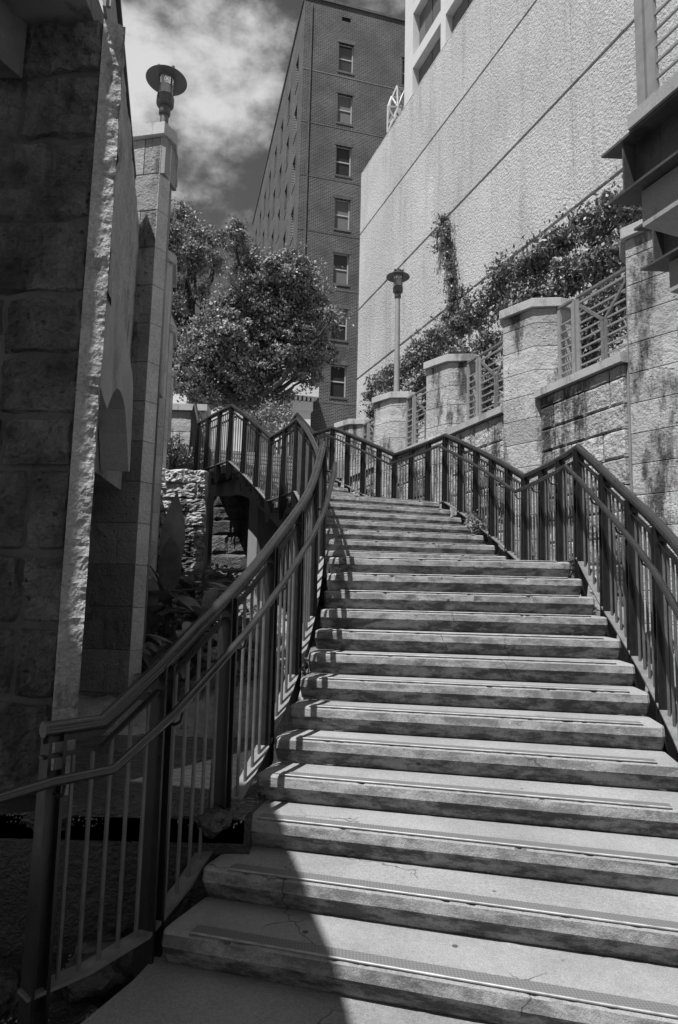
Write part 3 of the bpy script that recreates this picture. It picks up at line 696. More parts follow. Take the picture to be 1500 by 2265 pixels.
for i in range(3):
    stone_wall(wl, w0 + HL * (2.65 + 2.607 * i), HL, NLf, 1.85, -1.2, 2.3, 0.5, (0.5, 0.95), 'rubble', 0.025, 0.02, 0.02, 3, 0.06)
# smooth fascia above the wall
fa = thing('bridge_parapet', 'smooth grey metal parapet band running above the left stone wall', 'parapet', (-1.7, 4.0, 3.4))
p0 = Vector((-1.565, 3.66, 0)); L_ = 2.46
for k in range(3):
    a = p0 + HL * (k * 0.82 + 0.004) + NLf * 0.02; b = p0 + HL * (k * 0.82 + 0.816) + NLf * 0.02; c = a - NLf * 0.02; d = b - NLf * 0.02
    mb = MB(); mb.prism([(a.x, a.y), (b.x, b.y), (d.x, d.y), (c.x, c.y)], 3.63, 4.06); mb.part('panel', 'plaster', fa)
a = p0 + NLf * 0.05; b = p0 + HL * L_ + NLf * 0.05; c = a - NLf * 0.12; d = b - NLf * 0.12
mb = MB(); mb.prism([(a.x, a.y), (b.x, b.y), (d.x, d.y), (c.x, c.y)], 4.065, 4.10); mb.part('coping_bar', 'steel', fa)
for k in range(4):
    a = p0 + HL * (k * 0.8 + 0.03) + NLf * 0.034; mb = MB(); mb.box((a.x, a.y, 3.85), tuple(HL * 0.012), tuple(NLf * 0.012), (0, 0, 0.2)); mb.part('stiffener', 'steel_light', fa)
# corbelled arch under the wall
ar = thing('corbel_arch', 'pale plaster corbel with pointed arch between left pier and first buttress', 'corbel', (-1.9, 5.3, 0.6))
A_ = Vector((-1.78, 5.02, 0)); B_ = Vector((-1.91, 6.10, 0)); U_ = (B_ - A_).normalized(); N_ = Vector((U_.y, -U_.x, 0)); A_ = A_ + N_ * 0.06; B_ = B_ + N_ * 0.06
def on_plane(u, v):
    d = _f + _x * ((u - 750) / 1430.0) - _u * ((v - 1132.5) / 1430.0); t = A_.dot(N_) / d.dot(N_); P = Vector(d * t); return ((P - A_).dot(U_), P.z)
out = [on_plane(*q) for q in ((242, 553), (270, 690), (293, 827), (295, 860), (291, 960), (287, 1043), (284, 1043), (281, 960), (277, 905), (272, 880), (266, 864), (259, 859), (252, 866), (245, 882), (237, 905), (229, 880), (221, 851), (228, 740))]
mb = MB(); V = []
for s in (0, 1):
    for (x, z) in out:
        P = A_ + U_ * x + N_ * (0.0 if s else -0.22); V.append((P.x, P.y, z))
n = len(out); F = [tuple(range(n, 2 * n)), tuple(range(n - 1, -1, -1))] + [(i, (i + 1) % n, n + (i + 1) % n, n + i) for i in range(n)]
mb.add(V, F); me_o = mb.part('arch_panel', 'plaster', ar)
pa = on_plane(212, 1043); 
mb = MB(); a = A_ + U_ * (-0.35) - N_ * 0.23; b = A_ + U_ * 1.1 - N_ * 0.23; mb.prism([(a.x, a.y), (b.x, b.y), (b.x - 0.2, b.y), (a.x - 0.4, a.y)], 0.9, 2.0); mb.part('recess_back', 'ashlar_dark', ar)
# left bridge deck overhead, unseen outline notched to light the pier edge
bd = thing('concrete_bridge_deck', 'dark underside of the bridge deck over the top left corner', 'bridge', (-3.5, 0, 3.5))
mb = MB(); mb.prism([(-0.2, -7), (-1.42, 1.05), (-1.71, 2.15), (-2.6, 2.36), (-6, 2.36), (-6, -7)], 3.52, 3.75); mb.part('deck_slab', 'conc_beam', bd)
mb = MB(); mb.prism([(-2.62, 2.37), (-1.66, 3.60), (-1.70, 4.40), (-6, 4.40), (-6, 2.37)], 3.645, 3.85); mb.part('shade_slab', 'conc_beam', bd)  # out-of-view slab added so the pier front stays in shade
for (xa, xb) in ((-2.05, -2.35), (-3.1, -3.4), (-4.2, -4.5)):
    mb = MB(); mb.prism([(xa - 0.55, -7), (xa - 0.55, 2.4), (xa, 3.70), (xb, 3.70), (xb - 0.55, 2.4), (xb - 0.55, -7)], 3.14, 3.515); mb.part('deck_beam', 'steel', bd)

# ================================================================== RIGHT SIDE: pillars, wall, fences
Wd = Vector((-0.347, 0.938, 0)).normalized(); Nw = Vector((-Wd.y, Wd.x, 0)); Nw = Vector((-0.938, -0.347, 0)).normalized()
m2 = Vector((2.64, 8.59, 0)); SPC = 2.34
def wp(t, n, z=0): q = m2 + Wd * t + Nw * n; return Vector((q.x, q.y, z))
FOOT = [(-0.16, -0.292), (0.0, 0.0), (0.50, 0.155), (0.80, -0.13), (0.90, -0.292), (0.90, -0.55), (-0.16, -0.55)]
LBL = ['nearest octagonal stone pillar half hidden by the steel girders', 'second octagonal pillar with dark stain under its cap and the widest fence beside it', 'third octagonal stone pillar from the right, streaked below its cap', 'octagonal stone pillar with the lamp post rising behind its cap', 'farthest small octagonal pillar at the top of the stairs']
for i in range(-1, 4):
    ax = SPC * i; base = wp(ax + 0.5, -0.2)
    zb = {-1: -1.6, 0: -0.6, 1: 0.2, 2: 0.8, 3: 1.2}[i]
    t = thing('stone_pillar', LBL[i + 1], 'pillar', (base.x, base.y, zb), 'octagonal stone pillars along the right wall')
    def P(tt, nn): q = wp(ax + tt, nn); return (q.x, q.y)
    mb = MB(); mb.prism([P(a * 0.98 + 0.01, b - 0.012) for a, b in FOOT], zb, 3.96); mb.part('mortar_core', 'mortar', t)
    z = zb; k = 0; mat = 'ashlar'
    while z < 3.9:
        h = min(0.335, 3.97 - z)
        if 3.97 - (z + h) < 0.1: h = 3.97 - z
        b0, b1 = z + 0.003, z + h - 0.003; r = random.random(); gq = 0.003
        if k % 3 == 0:   # split on the m-l face
            s = 0.15 + 0.2 * r; sp = (0.518 * s, 0.16 * s); parts = [[FOOT[0], FOOT[1], sp, (sp[0] + 0.05, -0.4), (-0.16, -0.5)], [sp, FOOT[2], FOOT[3], FOOT[4], (0.90, -0.5), (sp[0] + 0.05, -0.4)]]
        elif k % 3 == 1:  # split on the front face
            s = 0.3 + 0.35 * r; sp = (-0.16 * s, -0.292 * s); parts = [[FOOT[0], sp, (sp[0] + 0.2, -0.45), (-0.16, -0.5)], [sp, FOOT[1], FOOT[2], FOOT[3], FOOT[4], (0.90, -0.5), (sp[0] + 0.2, -0.45)]]
        else: parts = [[FOOT[0], FOOT[1], FOOT[2], FOOT[3], FOOT[4], (0.90, -0.5), (-0.16, -0.5)]]
        for pp in parts: mb = MB(); mb.prism([P(*q) for q in pp], b0, b1, 0.005); mb.part('stone', mat, t)
        z += h; k += 1
    def cap(pp): mb = MB(); mb.prism([P(*q) for q in pp], 3.972, 4.10, 0.006); mb.part('cap_stone', 'cap', t)
    cap([(-0.21, -0.30), (-0.03, 0.045), (0.25, 0.137), (0.25, -0.6), (-0.21, -0.6)]); cap([(0.256, 0.14), (0.505, 0.215), (0.85, -0.10), (0.95, -0.30), (0.95, -0.6), (0.256, -0.6)])
for i in range(-2, 3):
    lab = {-2: 'low stretch of stained stone wall at the right picture edge', -1: 'stained rubble wall between the nearest and second pillars', 0: 'stained rubble wall between the second and third pillars', 1: 'short rubble wall between the third and lamp pillars', 2: 'farthest rubble wall behind the lamp pillar'}[i]
    a = SPC * i + 0.78; L_ = SPC - 0.78 - 0.10 + 0.02
    if i == -2: a -= 1.2; L_ += 1.2
    zb = {-2: -1.8, -1: -1.3, 0: -0.4, 1: 0.4, 2: 1.0}[i]
    o_ = wp(a, -0.06); t = thing('stone_wall', lab, 'wall', (o_.x, o_.y, zb), 'rubble walls between the right pillars')
    mb = MB(); mb.prism([tuple(wp(a - 0.02, -0.09).xy), tuple(wp(a + L_ + 0.02, -0.09).xy), tuple(wp(a + L_ + 0.02, -0.5).xy), tuple(wp(a - 0.02, -0.5).xy)], zb, 2.70); mb.part('mortar_core', 'mortar', t)
    ztop = 2.66
    stone_wall(t, wp(a + L_, -0.03), -Wd, Nw, L_, zb, ztop, 0.33, (0.34, 0.72), 'rubble', 0.010, 0.015, 0.006, 14, 0.05)
    n = 2
    for k in range(n):
        x0 = a + L_ * k / n + 0.003; x1 = a + L_ * (k + 1) / n - 0.003
        if k == 0: x0 -= 0.03
        if k == n - 1: x1 += 0.06
        mb = MB(); V = []
        for x in (x0, x1):
            for nn, zz in ((0.028, 2.672), (0.028, 2.775), (-0.06, 2.80), (-0.50, 2.80), (-0.50, 2.672)): q = wp(x, nn, zz); V.append(tuple(q))
        F = [(0, 1, 2, 3, 4), (9, 8, 7, 6, 5)] + [(j, (j + 1) % 5, 5 + (j + 1) % 5, 5 + j) for j in range(5)]
        mb.add(V, F); mb.part('coping_stone', 'cap', t)
# fences on the wall
FLAB = {-2: 'metal fence panel at the right edge in front of the vines', -1: 'pale metal fence with Y shaped brace between nearest and second pillars', 0: 'pale metal fence panel between second and third pillars', 1: 'pale metal fence panel between third pillar and lamp pillar', 2: 'small far fence panel left of the lamp pillar'}
def bar(mb, a, b, w, d=None):
    a, b = Vector(a), Vector(b); t = (b - a).normalized(); ref = Vector((0, 0, 1)) if abs(t.z) < 0.9 else Wd
    e1 = t.cross(ref).normalized(); e2 = t.cross(e1); c = (a + b) / 2; d = d or w
    mb.box(c, t * ((b - a).length / 2), e1 * (w / 2), e2 * (d / 2))
def fence(i, z0=2.82, z1=3.93, nrm=-0.29, lab=None, base=None, length=None):
    a0 = SPC * i + SPC - 0.165; s = lambda x, z: wp(a0 - x, nrm, z)
    o_ = s(0.5, z0); t = thing('metal_fence', lab or FLAB[i], 'fence', tuple(o_), 'fences on the right wall')
    Lf = SPC - 0.90 - 0.16
    def put(name, *bars):
        mb = MB()
        for bb in bars: bar(mb, *bb)
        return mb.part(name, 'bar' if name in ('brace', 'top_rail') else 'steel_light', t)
    for x in (0.02, 0.30, 0.39, Lf - 0.02): put('post', (s(x, z0 - 0.02), s(x, z1), 0.035, 0.06))
    put('top_rail', (s(0.0, z1 + 0.015), s(0.30, z1 + 0.015), 0.05, 0.03)); put('top_rail', (s(0.385, z1 + 0.015), s(Lf, z1 + 0.015), 0.05, 0.03))
    put('lower_top_rail', (s(0.385, z1 - 0.075), s(Lf, z1 - 0.075), 0.025))
    for k in range(8):
        z = z0 + 0.06 + k * 0.115
        put('bar', (s(0.02, z), s(0.30, z), 0.02)); put('bar', (s(0.39, z), s(Lf, z), 0.02))
    xm = 0.39 + (Lf - 0.39) * 0.52
    put('brace', (s(xm - 0.03, z0), s(xm - 0.03, z0 + 0.62), 0.03, 0.05)); put('brace', (s(xm + 0.03, z0), s(xm + 0.03, z0 + 0.62), 0.03, 0.05))
    put('brace', (s(xm - 0.01, z0 + 0.63), s(0.41, z1 - 0.10), 0.03, 0.04)); put('brace', (s(xm + 0.01, z0 + 0.63), s(Lf - 0.02, z1 - 0.10), 0.03, 0.04))
for i in (-1, 0, 1, 2): fence(i)
# terrace behind the wall
mb = MB(); q = [wp(-6, -0.5), wp(16, -0.5), wp(16, -6), wp(-6, -6)]; mb.prism([(p.x, p.y) for p in q], 2.2, 2.66); struct(mb.part('upper_terrace', 'plaza'))

# ================================================================== PLAZA AT THE TOP
mb = MB(); e0, e1 = f4(5.6); mb.prism([(e0.x - 0.1, e0.y), (e1.x + 0.1, e1.y), (e1.x + 6, e1.y + 0.6), (40, 30), (40, 90), (-60, 90), (-60, 30), (e0.x - 9, e0.y + 0.4)], 2.7, 3.13); struct(mb.part('plaza', 'plaza'))
gw = thing('garden_wall', 'sunlit rough stone wall under the upper landing behind the big leaves', 'wall', (-3.0, 11.1, 0))
stone_wall(gw, (-4.3, 11.0, 0), (1, 0.0, 0), (0, -1, 0), 2.0, -0.6, 2.02, 0.21, (0.2, 0.9), 'rubble', 0.06, 0.008, 0.02, 14, 0.12, jitter=0.5)
mb = MB(); mb.aabb(-4.3, -2.32, 11.06, 11.5, -1, 2.0); mb.part('mortar_core', 'mortar', gw)
ub = thing('under_stair_wall', 'dark stone wall in the shade beneath the upper flights', 'wall', (-0.8, 12.3, 0))
stone_wall(ub, (-2.4, 12.2, 0), (1, 0.0, 0), (0, -1, 0), 3.2, -0.9, 1.75, 0.35, (0.4, 1.0), 'rough_dark', 0.03, 0.012, 0.02, 6, 0.12, jitter=0.3)
mb = MB(); mb.aabb(-2.4, 0.8, 12.27, 12.9, -1, 1.75); mb.part('mortar_core', 'dark_mortar', ub)
sw = thing('end_wall', 'pale ashlar wall with cap stones at the head of the stairs', 'wall', (-4.3, 15.3, 2.2))
stone_wall(sw, (-5.3, 15.2, 0), (1, 0, 0), (0, -1, 0), 2.02, 2.0, 4.22, 0.42, (0.4, 0.8), 'ashlar', 0.004, 0.014, 0.008, 4, 0.2)
mb = MB(); mb.aabb(-5.3, -3.3, 15.27, 15.6, 2.0, 4.22); mb.part('mortar_core', 'mortar', sw)
for k in range(3): mb = MB(); mb.aabb(-5.32 + k * 0.70, -5.32 + k * 0.70 + 0.69, 15.13, 15.65, 4.225, 4.38); mb.part('cap_stone', 'cap', sw)
# level railing across the plaza edge
pr = thing('plaza_railing', 'level thin railing with balusters on the plaza beyond the top landing', 'railing', (-0.6, 16.3, 3.13))
ptsr = [Vector((-1.6 + 0.35 * i, 16.6 - 0.03 * i, 3.13)) for i in range(9)]
mb = MB(); mb.tube([p + Vector((0, 0, 1.0 - 0.012 * i * i * 0.4)) for i, p in enumerate(ptsr)], 0.025, 8); mb.part('top_rail', 'rail', pr, True)
for i in range(0, 9, 3): mb = MB(); mb.aabb(ptsr[i].x - 0.025, ptsr[i].x + 0.025, ptsr[i].y - 0.02, ptsr[i].y + 0.02, 3.13, 4.0); mb.part('post', 'rail', pr)
for i in range(24): p = Vector((-1.5 + 0.112 * i, 16.58 - 0.0096 * i, 3.13)); link('baluster', BAL, pr, p - worldloc(pr), 0, (1, 1, 0.93))

# ================================================================== STEEL BRIDGE, UPPER RIGHT
sb = thing('steel_bridge', 'steel girder bridge end with concrete ledges in the upper right corner', 'bridge', (2.1, 3.5, 2.25))  # bridge and railing, sizes and positions alike, scaled down about the camera
def girder(tip, zt, length):
    """I girder running back along -Wd from its end tip (left edge of flange)"""
    D = -Wd; Rt = -Nw; tip = Vector((tip[0], tip[1], 0)); fw = 0.24
    def blk(name, a, b, l0, l1, z0, z1, mat, slant=0.0):
        mb = MB(); V = []
        for z in (z0, z1):
            for (aa, ll) in ((a, l0), (b, l0 + slant), (b, l1), (a, l1)): q = tip + Rt * aa + D * ll; V.append((q.x, q.y, z))
        mb.add(V, [(0, 1, 2, 3), (7, 6, 5, 4), (0, 4, 5, 1), (1, 5, 6, 2), (2, 6, 7, 3), (3, 7, 4, 0)]); return mb.part(name, mat, sb)
    blk('top_flange', 0, fw, 0.0, length, zt - 0.018, zt, 'steel', 0.08)
    blk('web', fw / 2 - 0.006, fw / 2 + 0.006, 0.13, length, zt - 0.352, zt - 0.018, 'steel')
    blk('bottom_flange', 0, fw, 0.05, length, zt - 0.370, zt - 0.352, 'steel', 0.08)
    for l in (0.16, 1.04, 1.92): blk('stiffener', 0.016, fw - 0.016, l, l + 0.011, zt - 0.352, zt - 0.018, 'steel')
    blk('concrete_ledge', 0.08, fw + 0.32, 0.24, length, zt - 0.61, zt - 0.380, 'conc_beam')
girder((1.65, 3.89), 2.85, 4.4); girder((2.24, 4.72), 2.85, 5.2); girder((3.0, 5.04), 2.85, 5.6)
mb = MB(); D = -Wd; Rt = -Nw; tp = Vector((1.68, 3.64, 0)); q = [tp + Rt * 0.04, tp + D * 4.2 + Rt * 0.04, tp + D * 4.2 + Rt * 2.4, tp + Rt * 2.4 - D * 0.8]
mb.prism([(p.x, p.y) for p in q], 2.854, 2.945); mb.part('deck_slab', 'conc_beam', sb)
br = thing('bridge_railing', 'tall metal railing with horizontal bars on the steel bridge deck', 'railing', tuple(tp + Vector((0, 0, 2.945))), None)
def rs(l, z, n=0.065): p = tp + D * l + Rt * n; return Vector((p.x, p.y, z))
def putb(name, *bars):
    mb = MB()
    for bb in bars: bar(mb, *bb)
    mb.part(name, 'steel_light', br)
for l in (0.10, 0.18, 1.04, 1.12, 2.1): putb('post', (rs(l, 2.93), rs(l, 4.0), 0.028, 0.06))
for k in range(9): putb('bar', (rs(0.18, 3.04 + 0.104 * k), rs(3.6, 3.04 + 0.104 * k), 0.013))
putb('top_rail', (rs(0.04, 4.01), rs(3.6, 4.01), 0.048, 0.024))
for k in range(7): putb('bar', (rs(0.16, 3.04 + 0.12 * k, 0.72), rs(2.8, 3.04 + 0.12 * k, 0.72), 0.013))
for l in (0.16, 0.88, 1.6): putb('post', (rs(l, 2.93, 0.72), rs(l, 4.0, 0.72), 0.024, 0.04))

# ================================================================== WHITE PANELLED BUILDING
Wo = Vector((5.64, 9.69, 0)); wang = math.atan2(Wd.y, Wd.x)
wb = thing('panelled_building', 'pale pebble-textured concrete building filling the upper right background', 'building', (5.64, 9.69, 0))
def wq(s, z, n=0): q = Wo + Wd * s + Nw * n; return Vector((q.x, q.y, z))
rows = [(2.6, 5.18), (5.2, 7.86), (7.9, 10.58), (10.62, 13.62), (13.65, 16.12)]
s0, s1 = -9.0, 14.65; npan = 8; pw = (s1 - s0) / npan
def wbox(name, sa, sb_, za, zb, na, nb, mat, par=wb):
    mb = MB(); V = [tuple(wq(s, z, n)) for z in (za, zb) for (s, n) in ((sa, na), (sb_, na), (sb_, nb), (sa, nb))]
    mb.add(V, [(0, 1, 2, 3), (7, 6, 5, 4), (0, 4, 5, 1), (1, 5, 6, 2), (2, 6, 7, 3), (3, 7, 4, 0)]); return mb.part(name, mat, par)
for (za, zb) in rows:
    for k in range(npan): wbox('panel', s0 + pw * k + 0.006, s0 + pw * (k + 1) - 0.006, za + 0.022, zb - 0.022, -0.12, 0.0, 'stucco')
wbox('joint_backing', s0, s1, 2.6, 16.10, -9, -0.10, 'mortar')
wbox('podium_roof', s0, s1, 16.12, 16.16, -9, 0.0, 'stucco')
# tower above: frame of mullions and spandrels with recessed windows
bays = []; s = 10.9
wbox('tower_core', s0, 10.84, 16.2, 24, -9, -0.62, 'mortar')
wbox('corner_pier', 10.27, 10.88, 16.16, 24, -0.6, -0.001, 'trim')
x = 10.27
while x > -6:
    lft, rgt = x, x - 1.85
    for (za, zb) in ((16.17, 17.10), (17.52, 19.10), (19.5, 21.1)):
        w_ = wbox('window', rgt, lft, za, zb, -0.60, -0.24, 'steel')
        wbox('pane', rgt + 0.05, (lft + rgt) / 2 - 0.03, za + 0.04, zb - 0.05, -0.238, -0.225, 'sky_tinted_pane', w_)
        wbox('pane', (lft + rgt) / 2 + 0.03, lft - 0.05, za + 0.04, zb - 0.05, -0.238, -0.225, 'sky_tinted_pane', w_)
    for (za, zb) in ((17.10, 17.52), (19.10, 19.5), (21.1, 23.0)): wbox('spandrel', rgt, lft, za, zb, -0.60, -0.001, 'trim')
    wbox('mullion_pier', rgt - 0.30, rgt - 0.001, 16.165, 23.0, -0.6, -0.003, 'trim')
    x = rgt - 0.30
# steel lattice bracket at the podium's corner, beside the brick block
lt = thing('steel_lattice', 'small pale steel lattice bracket between brick block and white building', 'bracket', tuple(wq(12.3, 16.2, -0.8)))
pts = [at(u, v, Y) for u, v, Y in ((857, 292, 22.2), (858, 236, 22.2), (878, 190, 22.6), (896, 196, 23.2), (897, 240, 23.2), (880, 236, 22.4), (857, 270, 23.4), (866, 214, 23.4), (890, 215, 23.8), (872, 262, 22.3))]
for (a, b) in ((0, 1), (1, 2), (2, 3), (3, 4), (4, 5), (1, 5), (5, 0), (2, 5), (1, 7), (7, 8), (5, 7), (2, 8), (5, 3), (2, 4), (0, 9), (1, 9), (5, 9), (0, 6), (6, 7)):
    mb = MB(); bar(mb, pts[a], pts[b], 0.045); mb.part('strut', 'white', lt)
mb = MB(); bar(mb, at(872, 285, 22.8), at(897, 245, 23.6), 0.5, 0.5); mb.part('equipment_box', 'steel', lt)

# ================================================================== BRICK BLOCK
BC = Vector((-2.935, 37.0, 0)); Fd = Vector((1, 0.257, 0)).normalized(); Gd = Vector((-0.257, 1, 0)).normalized(); nFr = Vector((0.257, -1, 0)).normalized(); nLe = Vector((-1, -0.257, 0)).normalized()
bb = thing('brick_building', 'tall dark brick block with rows of sash windows behind the trees', 'building', tuple(BC + Vector((0, 0, 3))))
fa_ = math.atan2(Fd.y, Fd.x); ga_ = math.atan2(Gd.y, Gd.x)
def wall_with_holes(name, width, z0, z1, holes, mat, base, ang, n):
    """local x along wall, z up, openings left open; y=0 face, reveals 0.22 deep"""
    xs = sorted(set([0, width] + [h[0] for h in holes] + [h[1] for h in holes])); zs = sorted(set([z0, z1] + [h[2] for h in holes] + [h[3] for h in holes]))
    mb = MB(); sgn = n
    idx = {}
    for a, b in zip(xs[:-1], xs[1:]):
        for c, d in zip(zs[:-1], zs[1:]):
            mx, mz = (a + b) / 2, (c + d) / 2
            if any(h[0] < mx < h[1] and h[2] < mz < h[3] for h in holes): continue
            mb.add([(a, 0, c), (b, 0, c), (b, 0, d), (a, 0, d)], [(0, 1, 2, 3)])
    dp = 0.24 * sgn
    for (a, b, c, d) in holes:
        mb.add([(a, 0, c), (a, dp, c), (a, dp, d), (a, 0, d)], [(0, 1, 2, 3)]); mb.add([(b, 0, c), (b, dp, c), (b, dp, d), (b, 0, d)], [(0, 1, 2, 3)])
        mb.add([(a, 0, d), (b, 0, d), (b, dp, d), (a, dp, d)], [(0, 1, 2, 3)]); mb.add([(a, 0, c), (b, 0, c), (b, dp, c), (a, dp, c)], [(0, 1, 2, 3)])
    me = mb.mesh(name, mat); return link(name, me, bb, tuple(base - worldloc(bb)), ang)
tops = [35.0 - 3.575 * k for k in range(7)]
WIDTH = 10.0
holesF = [(x0, x0 + 1.0, t - 2.0, t) for t in tops for x0 in (2.29, 6.6)] + [(2.46, 3.04, 36.55, 36.85)]
wall_with_holes('front_wall', WIDTH, 2.5, 37.6, holesF, 'brick', Vector((BC.x, BC.y, 0)), fa_, 1)
LEN = 27.0
colsL = [1.6 + 3.05 * k for k in range(8)]
holesL = [(x0, x0 + 1.0, t - 2.0, t) for t in tops for x0 in colsL]
wall_with_holes('side_wall', LEN, 2.5, 37.6, holesL, 'brick', Vector((BC.x, BC.y, 0)), ga_, -1)
def local_mesh(mb, name, mat): return mb.mesh(name, mat)
# shared window meshes (local x along the wall, y inward, z up from sill)
wm = MB(); wm.aabb(0.0, 1.0, 0.16, 0.20, 0, 0.05); wm.aabb(0, 1, 0.16, 0.2, 1.94, 2.0); wm.aabb(0, 0.07, 0.16, 0.2, 0.05, 1.94); wm.aabb(0.93, 1, 0.16, 0.2, 0.05, 1.94); wm.aabb(0.07, 0.93, 0.17, 0.21, 0.95, 1.03)
WFR = wm.mesh('window', 'frame')
p1_ = MB(); p1_.aabb(0.07, 0.93, 0.21, 0.225, 0.05, 0.95); PLO = p1_.mesh('pane', 'pane'); PLOb = p1_.mesh('pane', 'blind')
p2_ = MB(); p2_.aabb(0.07, 0.93, 0.19, 0.205, 1.03, 1.94); PHI = p2_.mesh('pane', 'pane'); PHIb = p2_.mesh('pane', 'blind')
s_ = MB(); s_.aabb(-0.06, 1.06, -0.035, 0.16, -0.13, -0.003); SIL = s_.mesh('sill', 'brick_soldier')
l_ = MB(); 
for k in range(14): l_.aabb(-0.1 + k * 0.0857 + 0.006, -0.1 + (k + 1) * 0.0857 - 0.006, -0.015, 0.1, 2.004, 2.26)
LIN = l_.mesh('lintel_course', 'brick_soldier')
def win(base, ang, x, z, left, blind):
    d = Vector((math.cos(ang), math.sin(ang), 0)); loc = base + d * x + Vector((0, 0, z)) - worldloc(bb)
    sc = (1, -1, 1) if left else (1, 1, 1)
    w = link('window', WFR, bb, tuple(loc), ang, sc)
    link('pane', PLOb if blind[0] else PLO, w); link('pane', PHIb if blind[1] else PHI, w); link('sill', SIL, w); link('lintel_course', LIN, w)
bl = [(0, 0), (1, 1), (0, 0), (1, 1), (1, 0), (0, 0), (0, 0)]
for k, t in enumerate(tops):
    for x0 in (2.29, 6.6): win(Vector((BC.x, BC.y, 0)), fa_, x0, t - 2.0, False, bl[k])
    for x0 in colsL: win(Vector((BC.x, BC.y, 0)), ga_, x0, t - 2.0, True, (random.random() < .3, random.random() < .4))
def bbox_f(name, x0, x1, y0, y1, z0, z1, mat, ang=fa_):
    mb = MB(); mb.aabb(x0, x1, y0, y1, z0, z1); return link(name, mb.mesh(name, mat), bb, tuple(Vector((BC.x, BC.y, 0)) - worldloc(bb)), ang)
bbox_f('coping', -0.06, WIDTH, -0.08, 0.4, 37.603, 37.78, 'steel'); bbox_f('coping', 0.41, LEN, -0.4, 0.08, 37.603, 37.78, 'steel', ga_)
bbox_f('roof', 0.3, WIDTH, 0.41, LEN, 37.3, 37.5, 'mortar')
for t in tops: bbox_f('string_course', 0.0, WIDTH, -0.012, -0.002, t - 2.45, t - 2.36, 'brick_soldier')
bbox_f('downpipe', 0.44, 0.51, -0.09, -0.02, 3.0, 37.2, 'brick_soldier')
bbox_f('vent_louvre', 2.46, 3.04, 0.12, 0.16, 36.55, 36.85, 'dark_int')
# white classical entrance surround
bbox_f('pilaster', -0.9, 1.05, -0.55, -0.02, 2.6, 10.35, 'white')
bbox_f('entablature', -1.0, 1.15, -0.65, -0.02, 10.352, 10.9, 'white')
bbox_f('cornice', -1.1, 1.42, -0.9, -0.02, 11.15, 11.75, 'white'); bbox_f('parapet', -0.9, 1.0, -0.5, -0.02, 11.752, 13.1, 'white')
for k in range(9): bbox_f('dentil', -0.95 + k * 0.25, -0.82 + k * 0.25, -0.75, -0.02, 10.93, 11.148, 'white')
bbox_f('frieze', -0.95, 1.12, -0.55, -0.021, 10.902, 10.93, 'white')

# ================================================================== LAMPS
def lamp(label, base, H, pale):
    """H = height of disc above base"""
    t = thing('lamp_post', label, 'lamp', tuple(base), 'lamp posts'); b = Vector(base)
    pm = 'lamp_pale' if pale else 'lamp'
    mb = MB(); mb.lathe([(0.0, 0), (0.10, 0), (0.10, 0.03), (0.062, 0.05), (0.052, H - 0.50), (0.0, H - 0.50)], 20, 0, b); mb.part('pole', pm, t, True)
    z = H - 0.50
    mb = MB(); mb.lathe([(0.0, z), (0.062, z), (0.072, z + 0.02), (0.072, z + 0.10), (0.062, z + 0.115), (0.10, z + 0.13), (0.108, z + 0.15), (0.108, z + 0.24), (0.098, z + 0.26), (0.0, z + 0.26)], 24, 0, b); mb.part('socket_collar', 'lamp', t, True)
    mb = MB(); mb.lathe([(0.0, z + 0.262), (0.088, z + 0.262), (0.092, z + 0.49), (0.0, z + 0.49)], 24, 0, b); mb.part('glass_cylinder', 'lamp_glass', t, True)
    mb = MB(); mb.lathe([(0.0, z + 0.27), (0.03, z + 0.27), (0.05, z + 0.33), (0.045, z + 0.42), (0.0, z + 0.45)], 16, 0, b); mb.part('bulb', 'white', t, True)
    mb = MB(); mb.lathe([(0.06, z + 0.500), (0.25, z + 0.475), (0.256, z + 0.482), (0.25, z + 0.490), (0.095, z + 0.525), (0.06, z + 0.525)], 36, 0, b); mb.part('disc_shade', 'lamp', t, True)
    mb = MB(); mb.lathe([(0.0, z + 0.526), (0.088, z + 0.526), (0.088, z + 0.60), (0.06, z + 0.63), (0.0, z + 0.635)], 24, 0, b); mb.part('cap', 'lamp', t, True)
    mb = MB()
    for k in range(24):
        A = 2 * math.pi * k / 24; B = 2 * math.pi * (k + 1) / 24
        mb.tube([b + Vector((0.105 * math.cos(A), 0.105 * math.sin(A), z + 0.60)), b + Vector((0.105 * math.cos(B), 0.105 * math.sin(B), z + 0.60))], 0.008, 5)
    mb.part('cage_ring', 'lamp', t)
    for k in range(4):
        A = 2 * math.pi * k / 4 + 0.9; e = Vector((math.cos(A), math.sin(A), 0)); mb = MB()
        mb.tube([b + e * 0.113 + Vector((0, 0, z + 0.16)), b + e * 0.105 + Vector((0, 0, z + 0.5)), b + e * 0.105 + Vector((0, 0, z + 0.60)), b + e * 0.04 + Vector((0, 0, z + 0.66)), b + Vector((0, 0, z + 0.675))], 0.008, 6); mb.part('cage_bar', 'lamp', t)
        mb = MB(); mb.box(b + e * 0.118 + Vector((0, 0, z + 0.60)), e * 0.02, Vector((-e.y, e.x, 0)) * 0.014, (0, 0, 0.018)); mb.part('clamp', 'lamp', t)
    return t
lamp('dark lamp with disc shade standing above the first left buttress', (-2.32, 7.5, 3.75), 2.65, False)
lamp('slim pale lamp post with disc shade behind the right wall pillar', (1.16, 13.3, 4.10), 2.70, True)
mb = MB(); mb.aabb(-2.48, -2.17, 7.35, 7.65, 2.28, 3.75); tag(mb.part('lamp_plinth', 'cap'), 'low stone plinth under the dark lamp behind the left buttress', 'plinth')

